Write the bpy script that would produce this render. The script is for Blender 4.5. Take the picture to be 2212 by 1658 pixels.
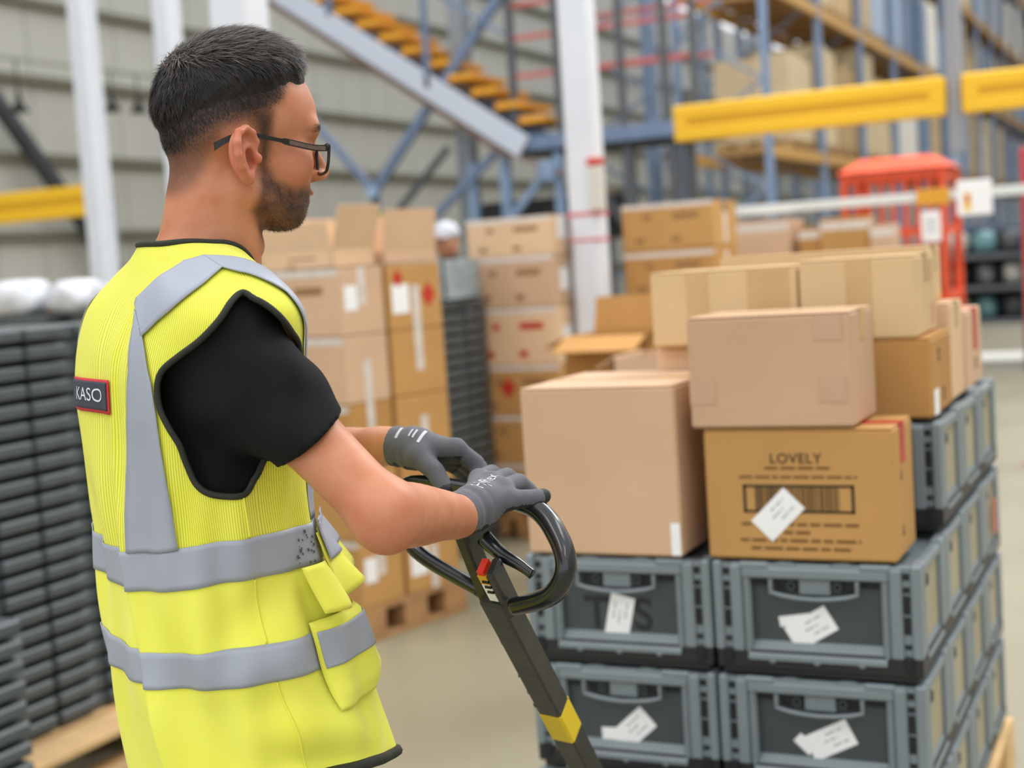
import bpy, bmesh, math, random
import numpy as np
from mathutils import Vector, Matrix
random.seed(7); RNG = np.random.RandomState(7)
for o in list(bpy.data.objects): bpy.data.objects.remove(o, do_unlink=True)
SC = bpy.context.scene
COL = SC.collection
R = math.radians

# ------------------------------------------------------------------ camera
cd = bpy.data.cameras.new('camera'); cam = bpy.data.objects.new('camera', cd); COL.objects.link(cam)
PIT, ROL = R(4.880), R(3.795)
Fv = Vector((0, math.cos(PIT), -math.sin(PIT))); Uv = Vector((0, math.sin(PIT), math.cos(PIT))); Rv = Vector((1, 0, 0))
Rc = Rv * math.cos(ROL) - Uv * math.sin(ROL); Uc = Rv * math.sin(ROL) + Uv * math.cos(ROL)
HALL = Matrix.Rotation(R(25.605), 4, 'Z')               # camera axes -> hall axes (the hall grid is the world grid)
cam.matrix_world = HALL @ Matrix(((Rc.x, Uc.x, -Fv.x, 0), (Rc.y, Uc.y, -Fv.y, 0), (Rc.z, Uc.z, -Fv.z, 1.5), (0, 0, 0, 1)))
cd.sensor_width = 36.0; cd.lens = 36.0 * 3072 / 2212
cd.clip_start = 0.05; cd.clip_end = 300
cd.dof.use_dof = True; cd.dof.focus_distance = 1.62; cd.dof.aperture_fstop = 3.6; cd.dof.aperture_blades = 0
SC.camera = cam

# ------------------------------------------------------------------ world, lamps, exposure
w = bpy.data.worlds.new('hall_daylight'); SC.world = w; w.use_nodes = True
w.node_tree.nodes['Background'].inputs[0].default_value = (0.93, 0.96, 1.0, 1)
w.node_tree.nodes['Background'].inputs[1].default_value = 1.0
SC.view_settings.view_transform = 'Standard'; SC.view_settings.look = 'None'
SC.view_settings.exposure = 0.45; SC.view_settings.gamma = 1.0; SC.view_settings.use_curve_mapping = False

cy = SC.cycles; cy.max_bounces = 5; cy.diffuse_bounces = 3; cy.glossy_bounces = 2; cy.transmission_bounces = 2; cy.transparent_max_bounces = 4; cy.caustics_reflective = False; cy.caustics_refractive = False
YAW = 0.0
EX = Vector((1, 0, 0)); EY = Vector((0, 1, 0))
def cf(p): return HALL @ Vector(p)
def bp(e, n, z=0.0):                                     # hall grid (across, along, up) -> world
    return EX * e + EY * n + Vector((0, 0, z))
def lamp(e, n, z, sx, sy, watts, col=(1, .97, .92)):
    l = bpy.data.lights.new('high_bay_lamp', 'AREA'); l.shape = 'RECTANGLE'; l.size = sx; l.size_y = sy
    l.energy = watts; l.color = col
    o = bpy.data.objects.new('high_bay_lamp', l); COL.objects.link(o)
    o.location = bp(e, n, z); o.rotation_euler = (0, 0, YAW)
for e in (-9, -3, 3):
    for n in (-5, 3, 11, 20, 30):
        lamp(e, n, 8.6, 1.2, 5.0, 88)
lamp(1.5, 10.5, 9.0, 4.0, 5.0, 520, (1, 1, 1))            # roof light over the far right of the floor

# ------------------------------------------------------------------ small helpers
def lin(c):
    return tuple((x / 255 / 12.92) if x / 255 <= .04045 else ((x / 255 + .055) / 1.055) ** 2.4 for x in c)
MATS = {}
def mat(name, rgb, rough=.55, metal=0., var=.0, vscale=6., bump=0., bscale=60., rgb2=None, wave=None, coat=0., sheen=0., spec=.5, aniso=None):
    if name in MATS: return MATS[name]
    m = bpy.data.materials.new(name); m.use_nodes = True; MATS[name] = m
    nt = m.node_tree; b = nt.nodes['Principled BSDF']
    c = lin(rgb) + (1,)
    b.inputs['Base Color'].default_value = c; b.inputs['Roughness'].default_value = rough; b.inputs['Metallic'].default_value = metal
    b.inputs['Coat Weight'].default_value = coat; b.inputs['Sheen Weight'].default_value = sheen
    b.inputs['Specular IOR Level'].default_value = spec
    tc = nt.nodes.new('ShaderNodeTexCoord')
    if var or rgb2:
        n = nt.nodes.new('ShaderNodeTexNoise'); n.inputs['Scale'].default_value = vscale; n.inputs['Detail'].default_value = 2.5
        nt.links.new(tc.outputs['Object'], n.inputs['Vector'])
        r = nt.nodes.new('ShaderNodeValToRGB')
        c2 = lin(rgb2) + (1,) if rgb2 else tuple(x * (1 - var) for x in c[:3]) + (1,)
        c1 = c if rgb2 else tuple(min(1, x * (1 + var)) for x in c[:3]) + (1,)
        r.color_ramp.elements[0].position = .35; r.color_ramp.elements[1].position = .65
        r.color_ramp.elements[0].color = c2; r.color_ramp.elements[1].color = c1
        nt.links.new(n.outputs['Fac'], r.inputs['Fac']); nt.links.new(r.outputs['Color'], b.inputs['Base Color'])
    if bump or wave:
        bn = nt.nodes.new('ShaderNodeBump'); bn.inputs['Strength'].default_value = bump or .2; bn.inputs['Distance'].default_value = .002
        if wave:
            t = nt.nodes.new('ShaderNodeTexWave'); t.bands_direction = wave[0]; t.inputs['Scale'].default_value = wave[1]; t.inputs['Distortion'].default_value = .4
            nt.links.new(tc.outputs['Object'], t.inputs['Vector'])
        else:
            t = nt.nodes.new('ShaderNodeTexNoise'); t.inputs['Scale'].default_value = bscale; t.inputs['Detail'].default_value = 2
            nt.links.new(tc.outputs['Object'], t.inputs['Vector'])
        nt.links.new(t.outputs['Fac'], bn.inputs['Height']); nt.links.new(bn.outputs['Normal'], b.inputs['Normal'])
    return m
def emat(name, rgb, s):
    m = bpy.data.materials.new(name); m.use_nodes = True; b = m.node_tree.nodes['Principled BSDF']
    b.inputs['Emission Color'].default_value = lin(rgb) + (1,); b.inputs['Emission Strength'].default_value = s
    MATS[name] = m; return m

class MB:
    """collects shapes; build() links them as ONE mesh object"""
    def __init__(s): s.v = []; s.f = []; s.mi = []; s.m = None; s.i = 0
    def add(s, vs, fs):
        n = len(s.v)
        for p in vs:
            p = Vector(p)
            s.v.append(tuple(s.m @ p) if s.m else tuple(p))
        for f in fs: s.f.append(tuple(n + i for i in f)); s.mi.append(s.i)
        return s
    def box(s, lo, hi, c=0.0):
        lo = list(lo); hi = list(hi)
        for k in range(3):
            if lo[k] > hi[k]: lo[k], hi[k] = hi[k], lo[k]
        if c <= 0:
            vs = [((lo, hi)[i & 1][0], (lo, hi)[i >> 1 & 1][1], (lo, hi)[i >> 2][2]) for i in range(8)]
            return s.add(vs, [(0, 2, 3, 1), (4, 5, 7, 6), (0, 1, 5, 4), (2, 6, 7, 3), (0, 4, 6, 2), (1, 3, 7, 5)])
        c = min(c, *[(hi[k] - lo[k]) * .49 for k in range(3)])
        vs = []; idx = {}
        for i in range(8):
            sg = [(i >> k) & 1 for k in range(3)]
            for a in range(3):
                p = [(hi[k] if sg[k] else lo[k]) for k in range(3)]
                for k in range(3):
                    if k != a: p[k] += -c if sg[k] else c
                idx[(i, a)] = len(vs); vs.append(p)
        fs = []
        for a in range(3):
            b, d = (a + 1) % 3, (a + 2) % 3
            for sgn in (0, 1):
                q = []
                for (u, w_) in ((0, 0), (1, 0), (1, 1), (0, 1)):
                    i = sgn << a | u << b | w_ << d; q.append(idx[(i, a)])
                fs.append(tuple(q) if sgn else tuple(q[::-1]))
        for a in range(3):                                # edges running along a
            b, d = (a + 1) % 3, (a + 2) % 3
            for u in (0, 1):
                for w_ in (0, 1):
                    i0 = u << b | w_ << d; i1 = i0 | 1 << a
                    q = (idx[(i0, b)], idx[(i1, b)], idx[(i1, d)], idx[(i0, d)])
                    fs.append(q if (u ^ w_) else q[::-1])
        for i in range(8):
            q = (idx[(i, 0)], idx[(i, 1)], idx[(i, 2)])
            par = (i & 1) ^ (i >> 1 & 1) ^ (i >> 2)
            fs.append(q if par else q[::-1])
        return s.add(vs, fs)
    def bar(s, a, b, w, h, up=(0, 0, 1), c=0.0):           # a straight bar of w x h section
        a = Vector(a); b = Vector(b); d = b - a; L = d.length; d.normalize(); u = Vector(up)
        x = d.cross(u)
        if x.length < 1e-4: x = d.cross(Vector((1, 0, 0)))
        x.normalize(); y = x.cross(d)
        old = s.m; M = Matrix(((x.x, d.x, y.x, a.x), (x.y, d.y, y.y, a.y), (x.z, d.z, y.z, a.z), (0, 0, 0, 1)))
        s.m = old @ M if old else M
        s.box((-w / 2, 0, -h / 2), (w / 2, L, h / 2), c); s.m = old
        return s
    def tube(s, pts, r, seg=10, closed=False, caps=True):
        P = [Vector(p) for p in pts]; n = len(P)
        rr = [r] * n if not hasattr(r, '__len__') else list(r)
        T = []
        for i in range(n):
            if closed: t = P[(i + 1) % n] - P[i - 1]
            else: t = P[min(i + 1, n - 1)] - P[max(i - 1, 0)]
            T.append(t.normalized())
        a = T[0].cross(Vector((0, 0, 1)))
        if a.length < .05: a = T[0].cross(Vector((1, 0, 0)))
        a.normalize(); vs = []
        for i in range(n):
            a = a - T[i] * a.dot(T[i]); a.normalize(); b = T[i].cross(a)
            for k in range(seg):
                t = 2 * math.pi * k / seg
                vs.append(P[i] + (a * math.cos(t) + b * math.sin(t)) * rr[i])
        fs = []
        for i in range(n if closed else n - 1):
            j = (i + 1) % n
            for k in range(seg):
                l = (k + 1) % seg; fs.append((i * seg + k, i * seg + l, j * seg + l, j * seg + k))
        if caps and not closed:
            fs.append(tuple(range(seg))[::-1]); fs.append(tuple((n - 1) * seg + k for k in range(seg)))
        return s.add(vs, fs)
    def prism(s, poly, z0, z1):                            # polygon in xy, extruded along z
        n = len(poly)
        vs = [(x, y, z0) for x, y in poly] + [(x, y, z1) for x, y in poly]
        fs = [tuple(range(n))[::-1], tuple(range(n, 2 * n))] + [(i, (i + 1) % n, n + (i + 1) % n, n + i) for i in range(n)]
        return s.add(vs, fs)
    def lathe(s, prof, seg=16):                            # profile (r, z)
        vs = []; fs = []
        for r_, z in prof:
            for k in range(seg):
                t = 2 * math.pi * k / seg; vs.append((r_ * math.cos(t), r_ * math.sin(t), z))
        for i in range(len(prof) - 1):
            for k in range(seg):
                l = (k + 1) % seg; fs.append((i * seg + k, i * seg + l, (i + 1) * seg + l, (i + 1) * seg + k))
        fs.append(tuple(range(seg))[::-1]); fs.append(tuple((len(prof) - 1) * seg + k for k in range(seg)))
        return s.add(vs, fs)
    def mesh(s, name, mats, smooth=False):
        me = bpy.data.meshes.new(name); me.from_pydata(s.v, [], s.f)
        for m in (mats if isinstance(mats, (list, tuple)) else [mats]): me.materials.append(m)
        if any(s.mi): me.polygons.foreach_set('material_index', s.mi)
        if smooth: me.polygons.foreach_set('use_smooth', [True] * len(me.polygons))
        me.update(); return me
    def build(s, name, mats, parent=None, smooth=False, kind=None):
        return link(name, s.mesh(name, mats, smooth), parent, kind)
def link(name, me, parent=None, kind=None):
    o = bpy.data.objects.new(name, me); COL.objects.link(o)
    if parent: o.parent = parent
    if kind: o['kind'] = kind
    return o
def tag(o, label, cat, group=None):
    o['label'] = label; o['category'] = cat
    if group: o['group'] = group
    return o
def thing(name, label, cat, loc=(0, 0, 0), rz=YAW, group=None):
    o = bpy.data.objects.new(name, None); COL.objects.link(o); o.empty_display_size = .05
    o.location = loc; o.rotation_euler = (0, 0, rz)
    return tag(o, label, cat, group)
def copy_tree(o, parent=None):
    c = o.copy(); COL.objects.link(c); c.parent = parent
    for ch in o.children: copy_tree(ch, c)
    return c
def dup(root, label, loc, rz=None, group=None):
    c = copy_tree(root); c['label'] = label; c.location = loc
    if rz is not None: c.rotation_euler = (0, 0, rz)
    if group: c['group'] = group
    return c
def struct(o): o['kind'] = 'structure'; return o
def text_data(txt, size, ext=.0004, spacing=1.0, shear=0., bold=0.):
    cu = bpy.data.curves.new('lettering', 'FONT'); cu.body = txt; cu.size = size; cu.extrude = ext; cu.offset = bold * size
    cu.align_x = 'CENTER'; cu.align_y = 'CENTER'; cu.space_character = spacing; cu.shear = shear
    ob = bpy.data.objects.new('lettering', cu); COL.objects.link(ob)
    bpy.context.view_layer.update()
    me = bpy.data.meshes.new_from_object(ob.evaluated_get(bpy.context.evaluated_depsgraph_get()))
    vs = [tuple(v.co) for v in me.vertices]; fs = [tuple(p.vertices) for p in me.polygons]
    bpy.data.objects.remove(ob, do_unlink=True); bpy.data.curves.remove(cu); bpy.data.meshes.remove(me)
    return vs, fs
def wall_m(x, y, z, rot=0.):       # frame lying on a face that looks along -y: text x -> x, text y -> z
    return Matrix.Translation((x, y, z)) @ Matrix(((1, 0, 0, 0), (0, 0, -1, 0), (0, 1, 0, 0), (0, 0, 0, 1))) @ Matrix.Rotation(rot, 4, 'Z')
def side_m(x, y, z, rot=0.):       # on a face that looks along +x: text x -> y, text y -> z
    return Matrix.Translation((x, y, z)) @ Matrix(((0, 0, 1, 0), (1, 0, 0, 0), (0, 1, 0, 0), (0, 0, 0, 1))) @ Matrix.Rotation(rot, 4, 'Z')
ORD = ['top', 'second', 'third', 'fourth', 'fifth', 'sixth', 'seventh', 'eighth', 'ninth', 'tenth', 'eleventh', 'twelfth', 'thirteenth', 'fourteenth', 'fifteenth', 'sixteenth', 'seventeenth', 'eighteenth', 'nineteenth', 'twentieth', 'twenty-first', 'twenty-second', 'twenty-third', 'twenty-fourth']
def word_rows(mb, rows, x0, y0, hgt, pitch, rnd, th=.0004):  # rows of illegible small print: one little bar per word
    for k, (a, b) in enumerate(rows):
        x = a
        while x < b:
            l = hgt * rnd.uniform(1.6, 4.5); l = min(l, b - x)
            mb.box((x0 + x, y0 - k * pitch, 0), (x0 + x + l, y0 - k * pitch + hgt * .72, th)); x += l + hgt * .7
# ================================================================== the hall (x across, y along, z up)
M_floor = mat('polished_concrete', (150, 144, 120), .36, var=.05, vscale=1.1, bump=.03, bscale=25, rgb2=(141, 134, 111))
q = MB(); q.box((-17, -12, -.2), (14, 66, 0)); struct(q.build('floor', M_floor))
M_clad = mat('cladding_cream', (206, 205, 196), .5, var=.03, vscale=.6); M_girt = mat('girt_olive', (128, 126, 108), .6, var=.05)
q = MB(); q.box((-16.4, -12, 0), (-16.06, 66, 10)); wl_ = struct(q.build('wall_left', mat('wall_core', (196, 195, 186), .6)))
pm = MB(); pm.box((-.03, .012, 0), (.03, .988, 10), .012); pm = pm.mesh('cladding_panel', M_clad)
for k in range(8, 56):
    o = link('cladding_panel', pm, wl_); o.location = (-16.03, k * 1.0, 0)
for z in (1.2, 2.4, 3.58, 4.77, 5.95, 7.1, 8.3):
    g = MB(); g.box((-16.0, -10, z - .06), (-15.84, 66, z + .06), .01); g.build('girt', M_girt, wl_)
q = MB(); q.box((-16.4, 66, 0), (14, 66.3, 10.4)); struct(q.build('wall_far', M_clad))
q = MB(); q.box((14, -12, 0), (14.3, 66, 10)); struct(q.build('wall_right', M_clad))
M_roof = mat('roof_steel', (176, 180, 186), .5)            # glazed roof: rafters with purlins, daylight between them
q = MB(); q.box((-16.4, -12.3, 10.3), (14.3, -12, 10.42)); cl_ = struct(q.build('ceiling', M_roof))
rf_ = MB(); rf_.box((-16.4, -.12, 10.0), (14.3, .12, 10.42)); rf_ = rf_.mesh('rafter', M_roof); pu_ = MB(); pu_.box((-.05, -12, 10.3), (.05, 66, 10.42)); pu_ = pu_.mesh('purlin', M_roof)
for k in range(13): o = link('rafter', rf_, cl_); o.location = (0, -12 + k * 6.5, 0)
for k in range(13): o = link('purlin', pu_, cl_); o.location = (-15 + k * 2.4, 0, 0)
q = MB(); q.box((-2.6, 17.15, .0), (13, 18.3, .006)); struct(q.build('trim_1', mat('floor_marking_white', (238, 238, 232), .5)))
# ================================================================== the load on the pallet truck
TS = cf((0.721, 2.546, 0.677)); SH = 0.2253          # front right corner of the crate stack (bottom of the upper front layer), crate pitch
def sp(x, y, z): return TS + EX * x + EY * y + Vector((0, 0, z))
M_grey = mat('crate_grey_plastic', (126, 137, 142), .42, var=.04, vscale=9)
M_greyd = mat('crate_panel_plastic', (68, 76, 78), .48, var=.05, vscale=7)
M_black = mat('crate_base_black', (34, 34, 35), .5, var=.1, vscale=14)
M_slot = mat('slot_black', (20, 22, 26), .6)
M_tan = mat('side_panel_tan', (176, 166, 138), .6, var=.06, vscale=8)
M_paper = mat('label_paper', (250, 250, 252), .6, var=.015, vscale=30)
M_ink = mat('label_ink', (186, 188, 192), .7)
M_dprint = mat('dark_print', (58, 44, 26), .75)
M_tls = mat('crate_lettering', (34, 37, 41), .6)
def card(name, rgb, wv=('Z', 60.)):
    return mat(name, rgb, .78, var=.05, vscale=3.5, bump=.12, wave=wv, spec=.2)
K_pink = card('cardboard_pink', (214, 178, 146)); K_rose = card('cardboard_rose', (203, 168, 137)); K_gold = card('cardboard_gold', (196, 150, 92))
K_sand = card('cardboard_sand', (217, 187, 143)); K_pale = card('cardboard_pale', (226, 192, 155)); K_deep = card('cardboard_deep', (190, 142, 84))
M_tape = mat('clear_tape', (203, 168, 118), .25, var=.04, vscale=10); M_wtape = mat('white_tape', (222, 212, 204), .35, var=.08, vscale=25)
M_red = mat('red_tape', (196, 40, 34), .4, var=.08, vscale=20); M_redp = mat('red_print', (196, 52, 34), .75)
M_grime = mat('faint_print', (150, 112, 70), .8)

def make_label(parent, x, y, z, ang, w=.052, h=.092, fold=None, m=None):
    mb = MB(); mb.m = (m or wall_m)(x, y, z, ang)
    mb.box((-h / 2, -w / 2, 0), (h / 2, w / 2, .0008), .0003)
    if fold:
        mb.m = mb.m @ Matrix.Translation(fold[:3]) @ Matrix.Rotation(fold[3], 4, 'Z')
        mb.box((-fold[4] / 2, -fold[5] / 2, -.0004), (fold[4] / 2, fold[5] / 2, .0002), .0002)
    lb = mb.build('label', M_paper, parent)
    ink = MB(); ink.m = (m or wall_m)(x, y, z, ang)
    r = random.Random(int(abs(x * 1e4)) + 3)
    word_rows(ink, [(-.005, .03), (-.012, .016), (.0, .033)], 0, w * .22, .005, .0125, r, .0011)
    ink.build('print', M_ink, lb, kind='stuff')
    return lb

def make_crate(units, label, group='grey folding crates on the pallet truck'):
    D = .3 * units; W = .197
    t = thing('folding_crate', label, 'crate', group=group)
    b = MB()
    for s in (-1, 1):                                      # front corner posts with a groove for the hinge
        b.box((s * .197, 0, .046), (s * .178, .03, .222), .004); b.box((s * .178, .007, .046), (s * .163, .03, .218)); b.box((s * .163, .0, .046), (s * .140, .03, .214), .003)
        b.box((s * .14, .002, .04), (s * .124, .024, .2), .006)                     # sloping frame of the recess
    b.box((-.14, 0, .190), (.14, .03, .212), .004); b.box((-.163, .004, .205), (.163, .034, .219), .003)
    for x in (-.055, .055):
        b.m = wall_m(x, .016, .208); b.prism([(.034 * math.cos(a), 0.0145 * math.sin(a)) for a in [math.pi * k / 10 for k in range(11)]], 0, .012); b.m = None
    for x in (-.115, .115): b.box((x - .03, .0, .208), (x + .03, .014, .222), .004)
    b.add([(-.132, -.0015, .040), (.132, -.0015, .040), (.128, .0225, .066), (-.128, .0225, .066), (-.132, -.0015, .032), (.132, -.0015, .032), (.12, .0225, .032), (-.12, .0225, .032)],
          [(0, 1, 2, 3), (4, 5, 1, 0), (7, 6, 5, 4), (3, 2, 6, 7), (0, 3, 7, 4), (1, 5, 6, 2)])    # bottom ledge
    for x in (-.085, 0, .085): b.box((x - .006, -.002, .026), (x + .006, .01, .036), .002)
    for s in (-1, 1):                                      # long sides
        for u in range(units):
            y0 = u * .3
            b.box((s * .197, y0 + (.03 if u == 0 else .004), .046), (s * .175, y0 + .062, .222), .004)
            b.box((s * .197, y0 + .245, .046), (s * .175, y0 + .294, .222), .004)
            b.box((s * .195, y0 + .06, .196), (s * .175, y0 + .247, .216), .003)
            b.add([(s * .1992, y0 + .062, .036), (s * .1992, y0 + .245, .036), (s * .186, y0 + .238, .062), (s * .186, y0 + .07, .062), (s * .18, y0 + .062, .03), (s * .18, y0 + .245, .03)],
                  [(0, 1, 2, 3), (0, 3, 4), (1, 5, 2), (0, 4, 5, 1), (3, 2, 5, 4)])
    b.box((-.196, D - .03, .046), (.196, D - .006, .22), .004)
    b.box((-.176, .03, .2), (.176, D - .03, .206))
    b.build('body', M_grey, t)
    p = MB(); p.box((-.138, .0215, .05), (.138, .034, .196)); p.build('front_panel', M_greyd, t)
    for s in (-1, 1):
        for u in range(units):
            q = MB(); q.box((s * .187, u * .3 + .058, .05), (s * .17, u * .3 + .25, .2)); q.build('side_panel', M_tan, t)
            q = MB(); q.box((s * .1965, u * .3 + .066, .168), (s * .186, u * .3 + .098, .19), .003); q.build('side_catch', M_slot, t)
    k = MB(); k.box((-.186, .008, 0), (.186, D - .012, .05), .004); k.box((-.196, .003, .012), (.196, D - .006, .05), .003); k.build('base', M_black, t)
    for s in (-1, 1):                                      # hinge strips
        h = MB()
        for z0, z1 in ((.196, .208), (.172, .182), (.132, .166), (.094, .126), (.066, .074)): h.box((s * .1765, .004, z0), (s * .1645, .012, z1))
        h.box((s * .181, -.001, .022), (s * .163, .01, .052), .002); h.build('hinge_strip', M_slot, t, kind='stuff')
    hd = MB()
    arc = [(-.082, .19), (-.082, .165), (-.06, .159), (-.03, .155), (0, .1535), (.03, .155), (.06, .159), (.082, .165), (.082, .19)]
    hd.tube([(x, -.001, z) for x, z in arc], .0042, 6)
    hd.box((-.03, .008, .16), (.03, .023, .19), .002)
    hnd = hd.build('handle', M_grey, t)
    for s in (-1, 1):
        sl = MB(); sl.box((s * .076, .012, .166), (s * .032, .0225, .188)); sl.build('handle_slot', M_slot, hnd)
        sl = MB(); sl.box((s * .137, .012, .176), (s * .088, .0225, .188), .002); sl.build('rim_slot', M_slot, t)
        rg = MB(); rg.tube([(s * .044 + .007 * math.cos(a), .006, .177 + .007 * math.sin(a)) for a in [2 * math.pi * k_ / 10 for k_ in range(10)]], .0022, 5, closed=True)
        rg.build('handle_ring', M_greyd, hnd)
    return t
crate2 = make_crate(2, 'grey folding crate in the top front layer, right of the crate lettered T S'); crate1 = make_crate(1, 'short grey folding crate at the back right of the upper layer on the pallet')
todo = []
for k in range(3):
    for col, X in (('left', -.6), ('right', -.2)):
        for row, Y in (('front', 0.), ('back', .6)):
            if k == 0 and col == 'right' and row == 'front': o = crate2; o.location = sp(X, Y, 0)
            else:
                if row == 'front':
                    L = {(0, 'left'): 'grey folding crate lettered T S under the tall pinkish carton', (1, 'left'): 'grey folding crate with a crumpled label, under the crate lettered T S',
                         (1, 'right'): 'grey folding crate right of the one with the crumpled label, second front layer down'}.get((k, col), 'grey folding crate in the bottom layer, front %s corner of the pallet' % col)
                else: L = 'grey folding crate in the back row of the pallet, %s side, %s layer' % (col, ('third', 'second', 'lowest')[k])
                o = dup(crate2, L, sp(X, Y, -k * SH))
            if row == 'front':
                x, z, a, f = {(0, 'left'): (-.003, .095, R(77), None), (0, 'right'): (-.013, .092, R(31), (-.012, .026, 0, R(-22), .075, .02)),
                              (1, 'left'): (.012, .0885, R(42), (-.046, .022, 0, R(-40), .04, .03)), (1, 'right'): (.014, .101, R(27), (-.05, .012, 0, R(20), .022, .04)),
                              (2, 'left'): (.02, .09, R(30), None), (2, 'right'): (-.02, .1, R(-20), None)}[(k, col)]
                todo.append((o, x, .0208, z, a, f))
            if (k, col, row) == (0, 'left', 'front'):
                for ch, dx in (('T', -.052), ('S', .048)):
                    vs, fs = text_data(ch, .092, bold=.018); q = MB(); q.m = wall_m(dx, .0208, .1); q.add(vs, fs); q.build('lettering', M_tls, o)
dup(crate2, 'grey folding crate of the upper layer behind the box printed LOVELY', sp(-.2, .3, SH))
dup(crate2, 'grey folding crate of the upper layer behind the tall pinkish carton', sp(-.6, .35, SH))
crate1.location = sp(-.2, .9, SH)
for o, x, y, z, a, f in todo: make_label(o, x, y, z, a, fold=f)
lb = MB(); lb.m = side_m(.1975, .49, .11); lb.box((-.02, -.045, 0), (.02, .045, .001))
for o in COL.objects:
    if o.get('label') == 'grey folding crate in the back row of the pallet, right side, third layer': lb.build('orange_label', mat('orange_label', (226, 104, 80), .6), o)

def make_pallet(name_label, W, D, loc, rz, rgb=(205, 165, 110), nb=5, loc_group=None):
    M_w = mat('pallet_wood_%d' % rgb[0], rgb, .75, var=.12, vscale=5, bump=.25, wave=('X', 14.))
    t = thing('wooden_pallet', name_label, 'pallet', loc, rz, loc_group)
    bw = (W - .04 * (nb - 1)) / nb
    for i in range(nb):
        q = MB(); x = -W / 2 + i * (bw + .04); q.box((x, 0, .122), (x + bw, D, .144), .002); q.build('deck_board', M_w, t)
    for y in (0, D / 2 - .07, D - .14):
        q = MB(); q.box((-W / 2, y, .1), (W / 2, y + .14, .122), .002); q.build('stringer_board', M_w, t)
        for x in (-W / 2, -.07, W / 2 - .14):
            q = MB(); q.box((x, y, .022), (x + .14, y + .14, .1), .004); q.build('block', M_w, t)
    for x in (-W / 2, -.05, W / 2 - .1):
        q = MB(); q.box((x, 0, 0), (x + .1, D, .022), .002); q.build('bottom_board', M_w, t)
    return t
PTOP = TS.z - 2 * SH
make_pallet('pale wooden pallet raised on the truck under the grey crates', .82, 1.23, sp(-.4, -.015, PTOP - TS.z - .144 - .0), YAW, (222, 184, 128))

# ---- cartons
def carton(label, w, d, h, loc, m, rz=YAW, tape=M_tape, cat='carton', group=None, top_tape=True, end_tape=0.06, name='carton'):
    t = thing(name, label, cat, loc, rz, group)
    b = MB(); b.box((-w / 2, -d / 2, 0), (w / 2, d / 2, h - .003), .005); bo = b.build('body', m, t)
    for s in (-1, 1):
        f = MB(); f.box((-w / 2 + .002, s * .0015, h - .0035), (w / 2 - .002, s * (d / 2 - .001), h), .0012); f.build('flap', m, t)
    if top_tape and tape:
        tp = MB(); tp.box((-w / 2 - .0006, -.024, h - .0012), (w / 2 + .0006, .024, h + .0006))
        for s in (-1, 1): tp.box((s * (w / 2 - .001), -.024, h - end_tape), (s * (w / 2 + .0008), .024, h + .0006))
        tp.build('tape', tape, t)
    return t
def load_carton(label, x0, x1, y0, y1, z0, z1, m, **k):
    return carton(label, x1 - x0, y1 - y0, z1 - z0, sp((x0 + x1) / 2, (y0 + y1) / 2, z0), m, **k)
tall = load_carton('tall pinkish plain carton on the crate lettered T S', -.785, -.455, .0, .345, .2265, .566, K_pink)
q = MB(); q.m = wall_m(.1535, -.1728, .036); q.box((-.0095, -.032, 0), (.0095, .032, .0006)); q.build('label', M_paper, tall)
lov = load_carton('golden brown carton printed LOVELY with a barcode and a white label', -.402, -.042, .006, .20, .2265, .477, K_gold, top_tape=False)
pr = MB()
vs, fs = text_data('LOVELY', .0265, spacing=1.1, bold=.012); pr.m = wall_m(-.002, -.0972, .194); pr.add(vs, fs); pr.m = None
pr.build('lettering', M_dprint, lov, kind='stuff')
sm = MB(); rr = random.Random(5)
sm.m = wall_m(0, -.0972, 0)
word_rows(sm, [(-.062, .062)], 0, .174, .0075, .02, rr); word_rows(sm, [(-.112, .112)], 0, .157, .0068, .02, rr)
word_rows(sm, [(-.112, .112), (-.03, .02), (-.115, .115), (-.095, .095)], 0, .066, .0082, .0155, rr)
sm.build('small_print', mat('brown_print', (122, 84, 40), .75), lov, kind='stuff')
bcd = MB(); bcd.m = wall_m(0, -.0974, .118)
for a in ((-.106, .022, .106, .027), (-.106, -.027, .106, -.022), (-.106, -.027, -.1, .027), (.1, -.027, .106, .027)): bcd.box((a[0], a[1], 0), (a[2], a[3], .0005))
x = -.083
while x < .078:
    wv = rr.choice((.0009, .0009, .0016, .0026)); bcd.box((x, -.022, 0), (x + wv, .022, .0005)); x += wv + rr.choice((.0012, .0016, .0028))
bcd.build('barcode', mat('barcode_ink', (62, 48, 26), .7), lov, kind='stuff')
make_label(lov, -.04, -.0976, .0875, R(45), .056, .092)
rt = MB(); rt.box((.06, -.03, .2500), (.181, .012, .2512)); rt.box((.1795, -.03, .176), (.1812, .012, .2512)); rt.build('red_tape', M_red, lov)
for z in (.155, .05): sy = MB(); sy.m = side_m(.1802, -.03, z); sy.prism([(-.008, -.01), (.008, -.01), (0, .012)], 0, .0005); sy.build('handling_mark', M_dprint, lov)
topb = load_carton('scuffed rosy carton lying on top of the box printed LOVELY', -.422, -.108, .0, .205, .4805, .694, K_rose)
for x, z in ((-.13, .075), (.12, .075), (.115, .19)): q = MB(); q.m = wall_m(0, -.1032, 0); q.box((x - .026, z - .028, 0), (x + .026, z + .02, .0005)); q.build('old_tape', mat('old_tape', (200, 163, 134), .4), topb)
b6 = load_carton('brown carton with black marks at the front right of the upper crates', -.31, -.018, .312, .575, .4555, .618, K_deep, top_tape=False)
for y, z in ((-.03, .12), (.02, .035)): q = MB(); q.m = side_m(.1462, y, z); q.prism([(-.012, -.012), (.012, -.012), (.004, 0), (.012, .014), (-.012, .014), (-.004, 0)], 0, .0005); q.build('handling_mark', M_dprint, b6)
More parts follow.
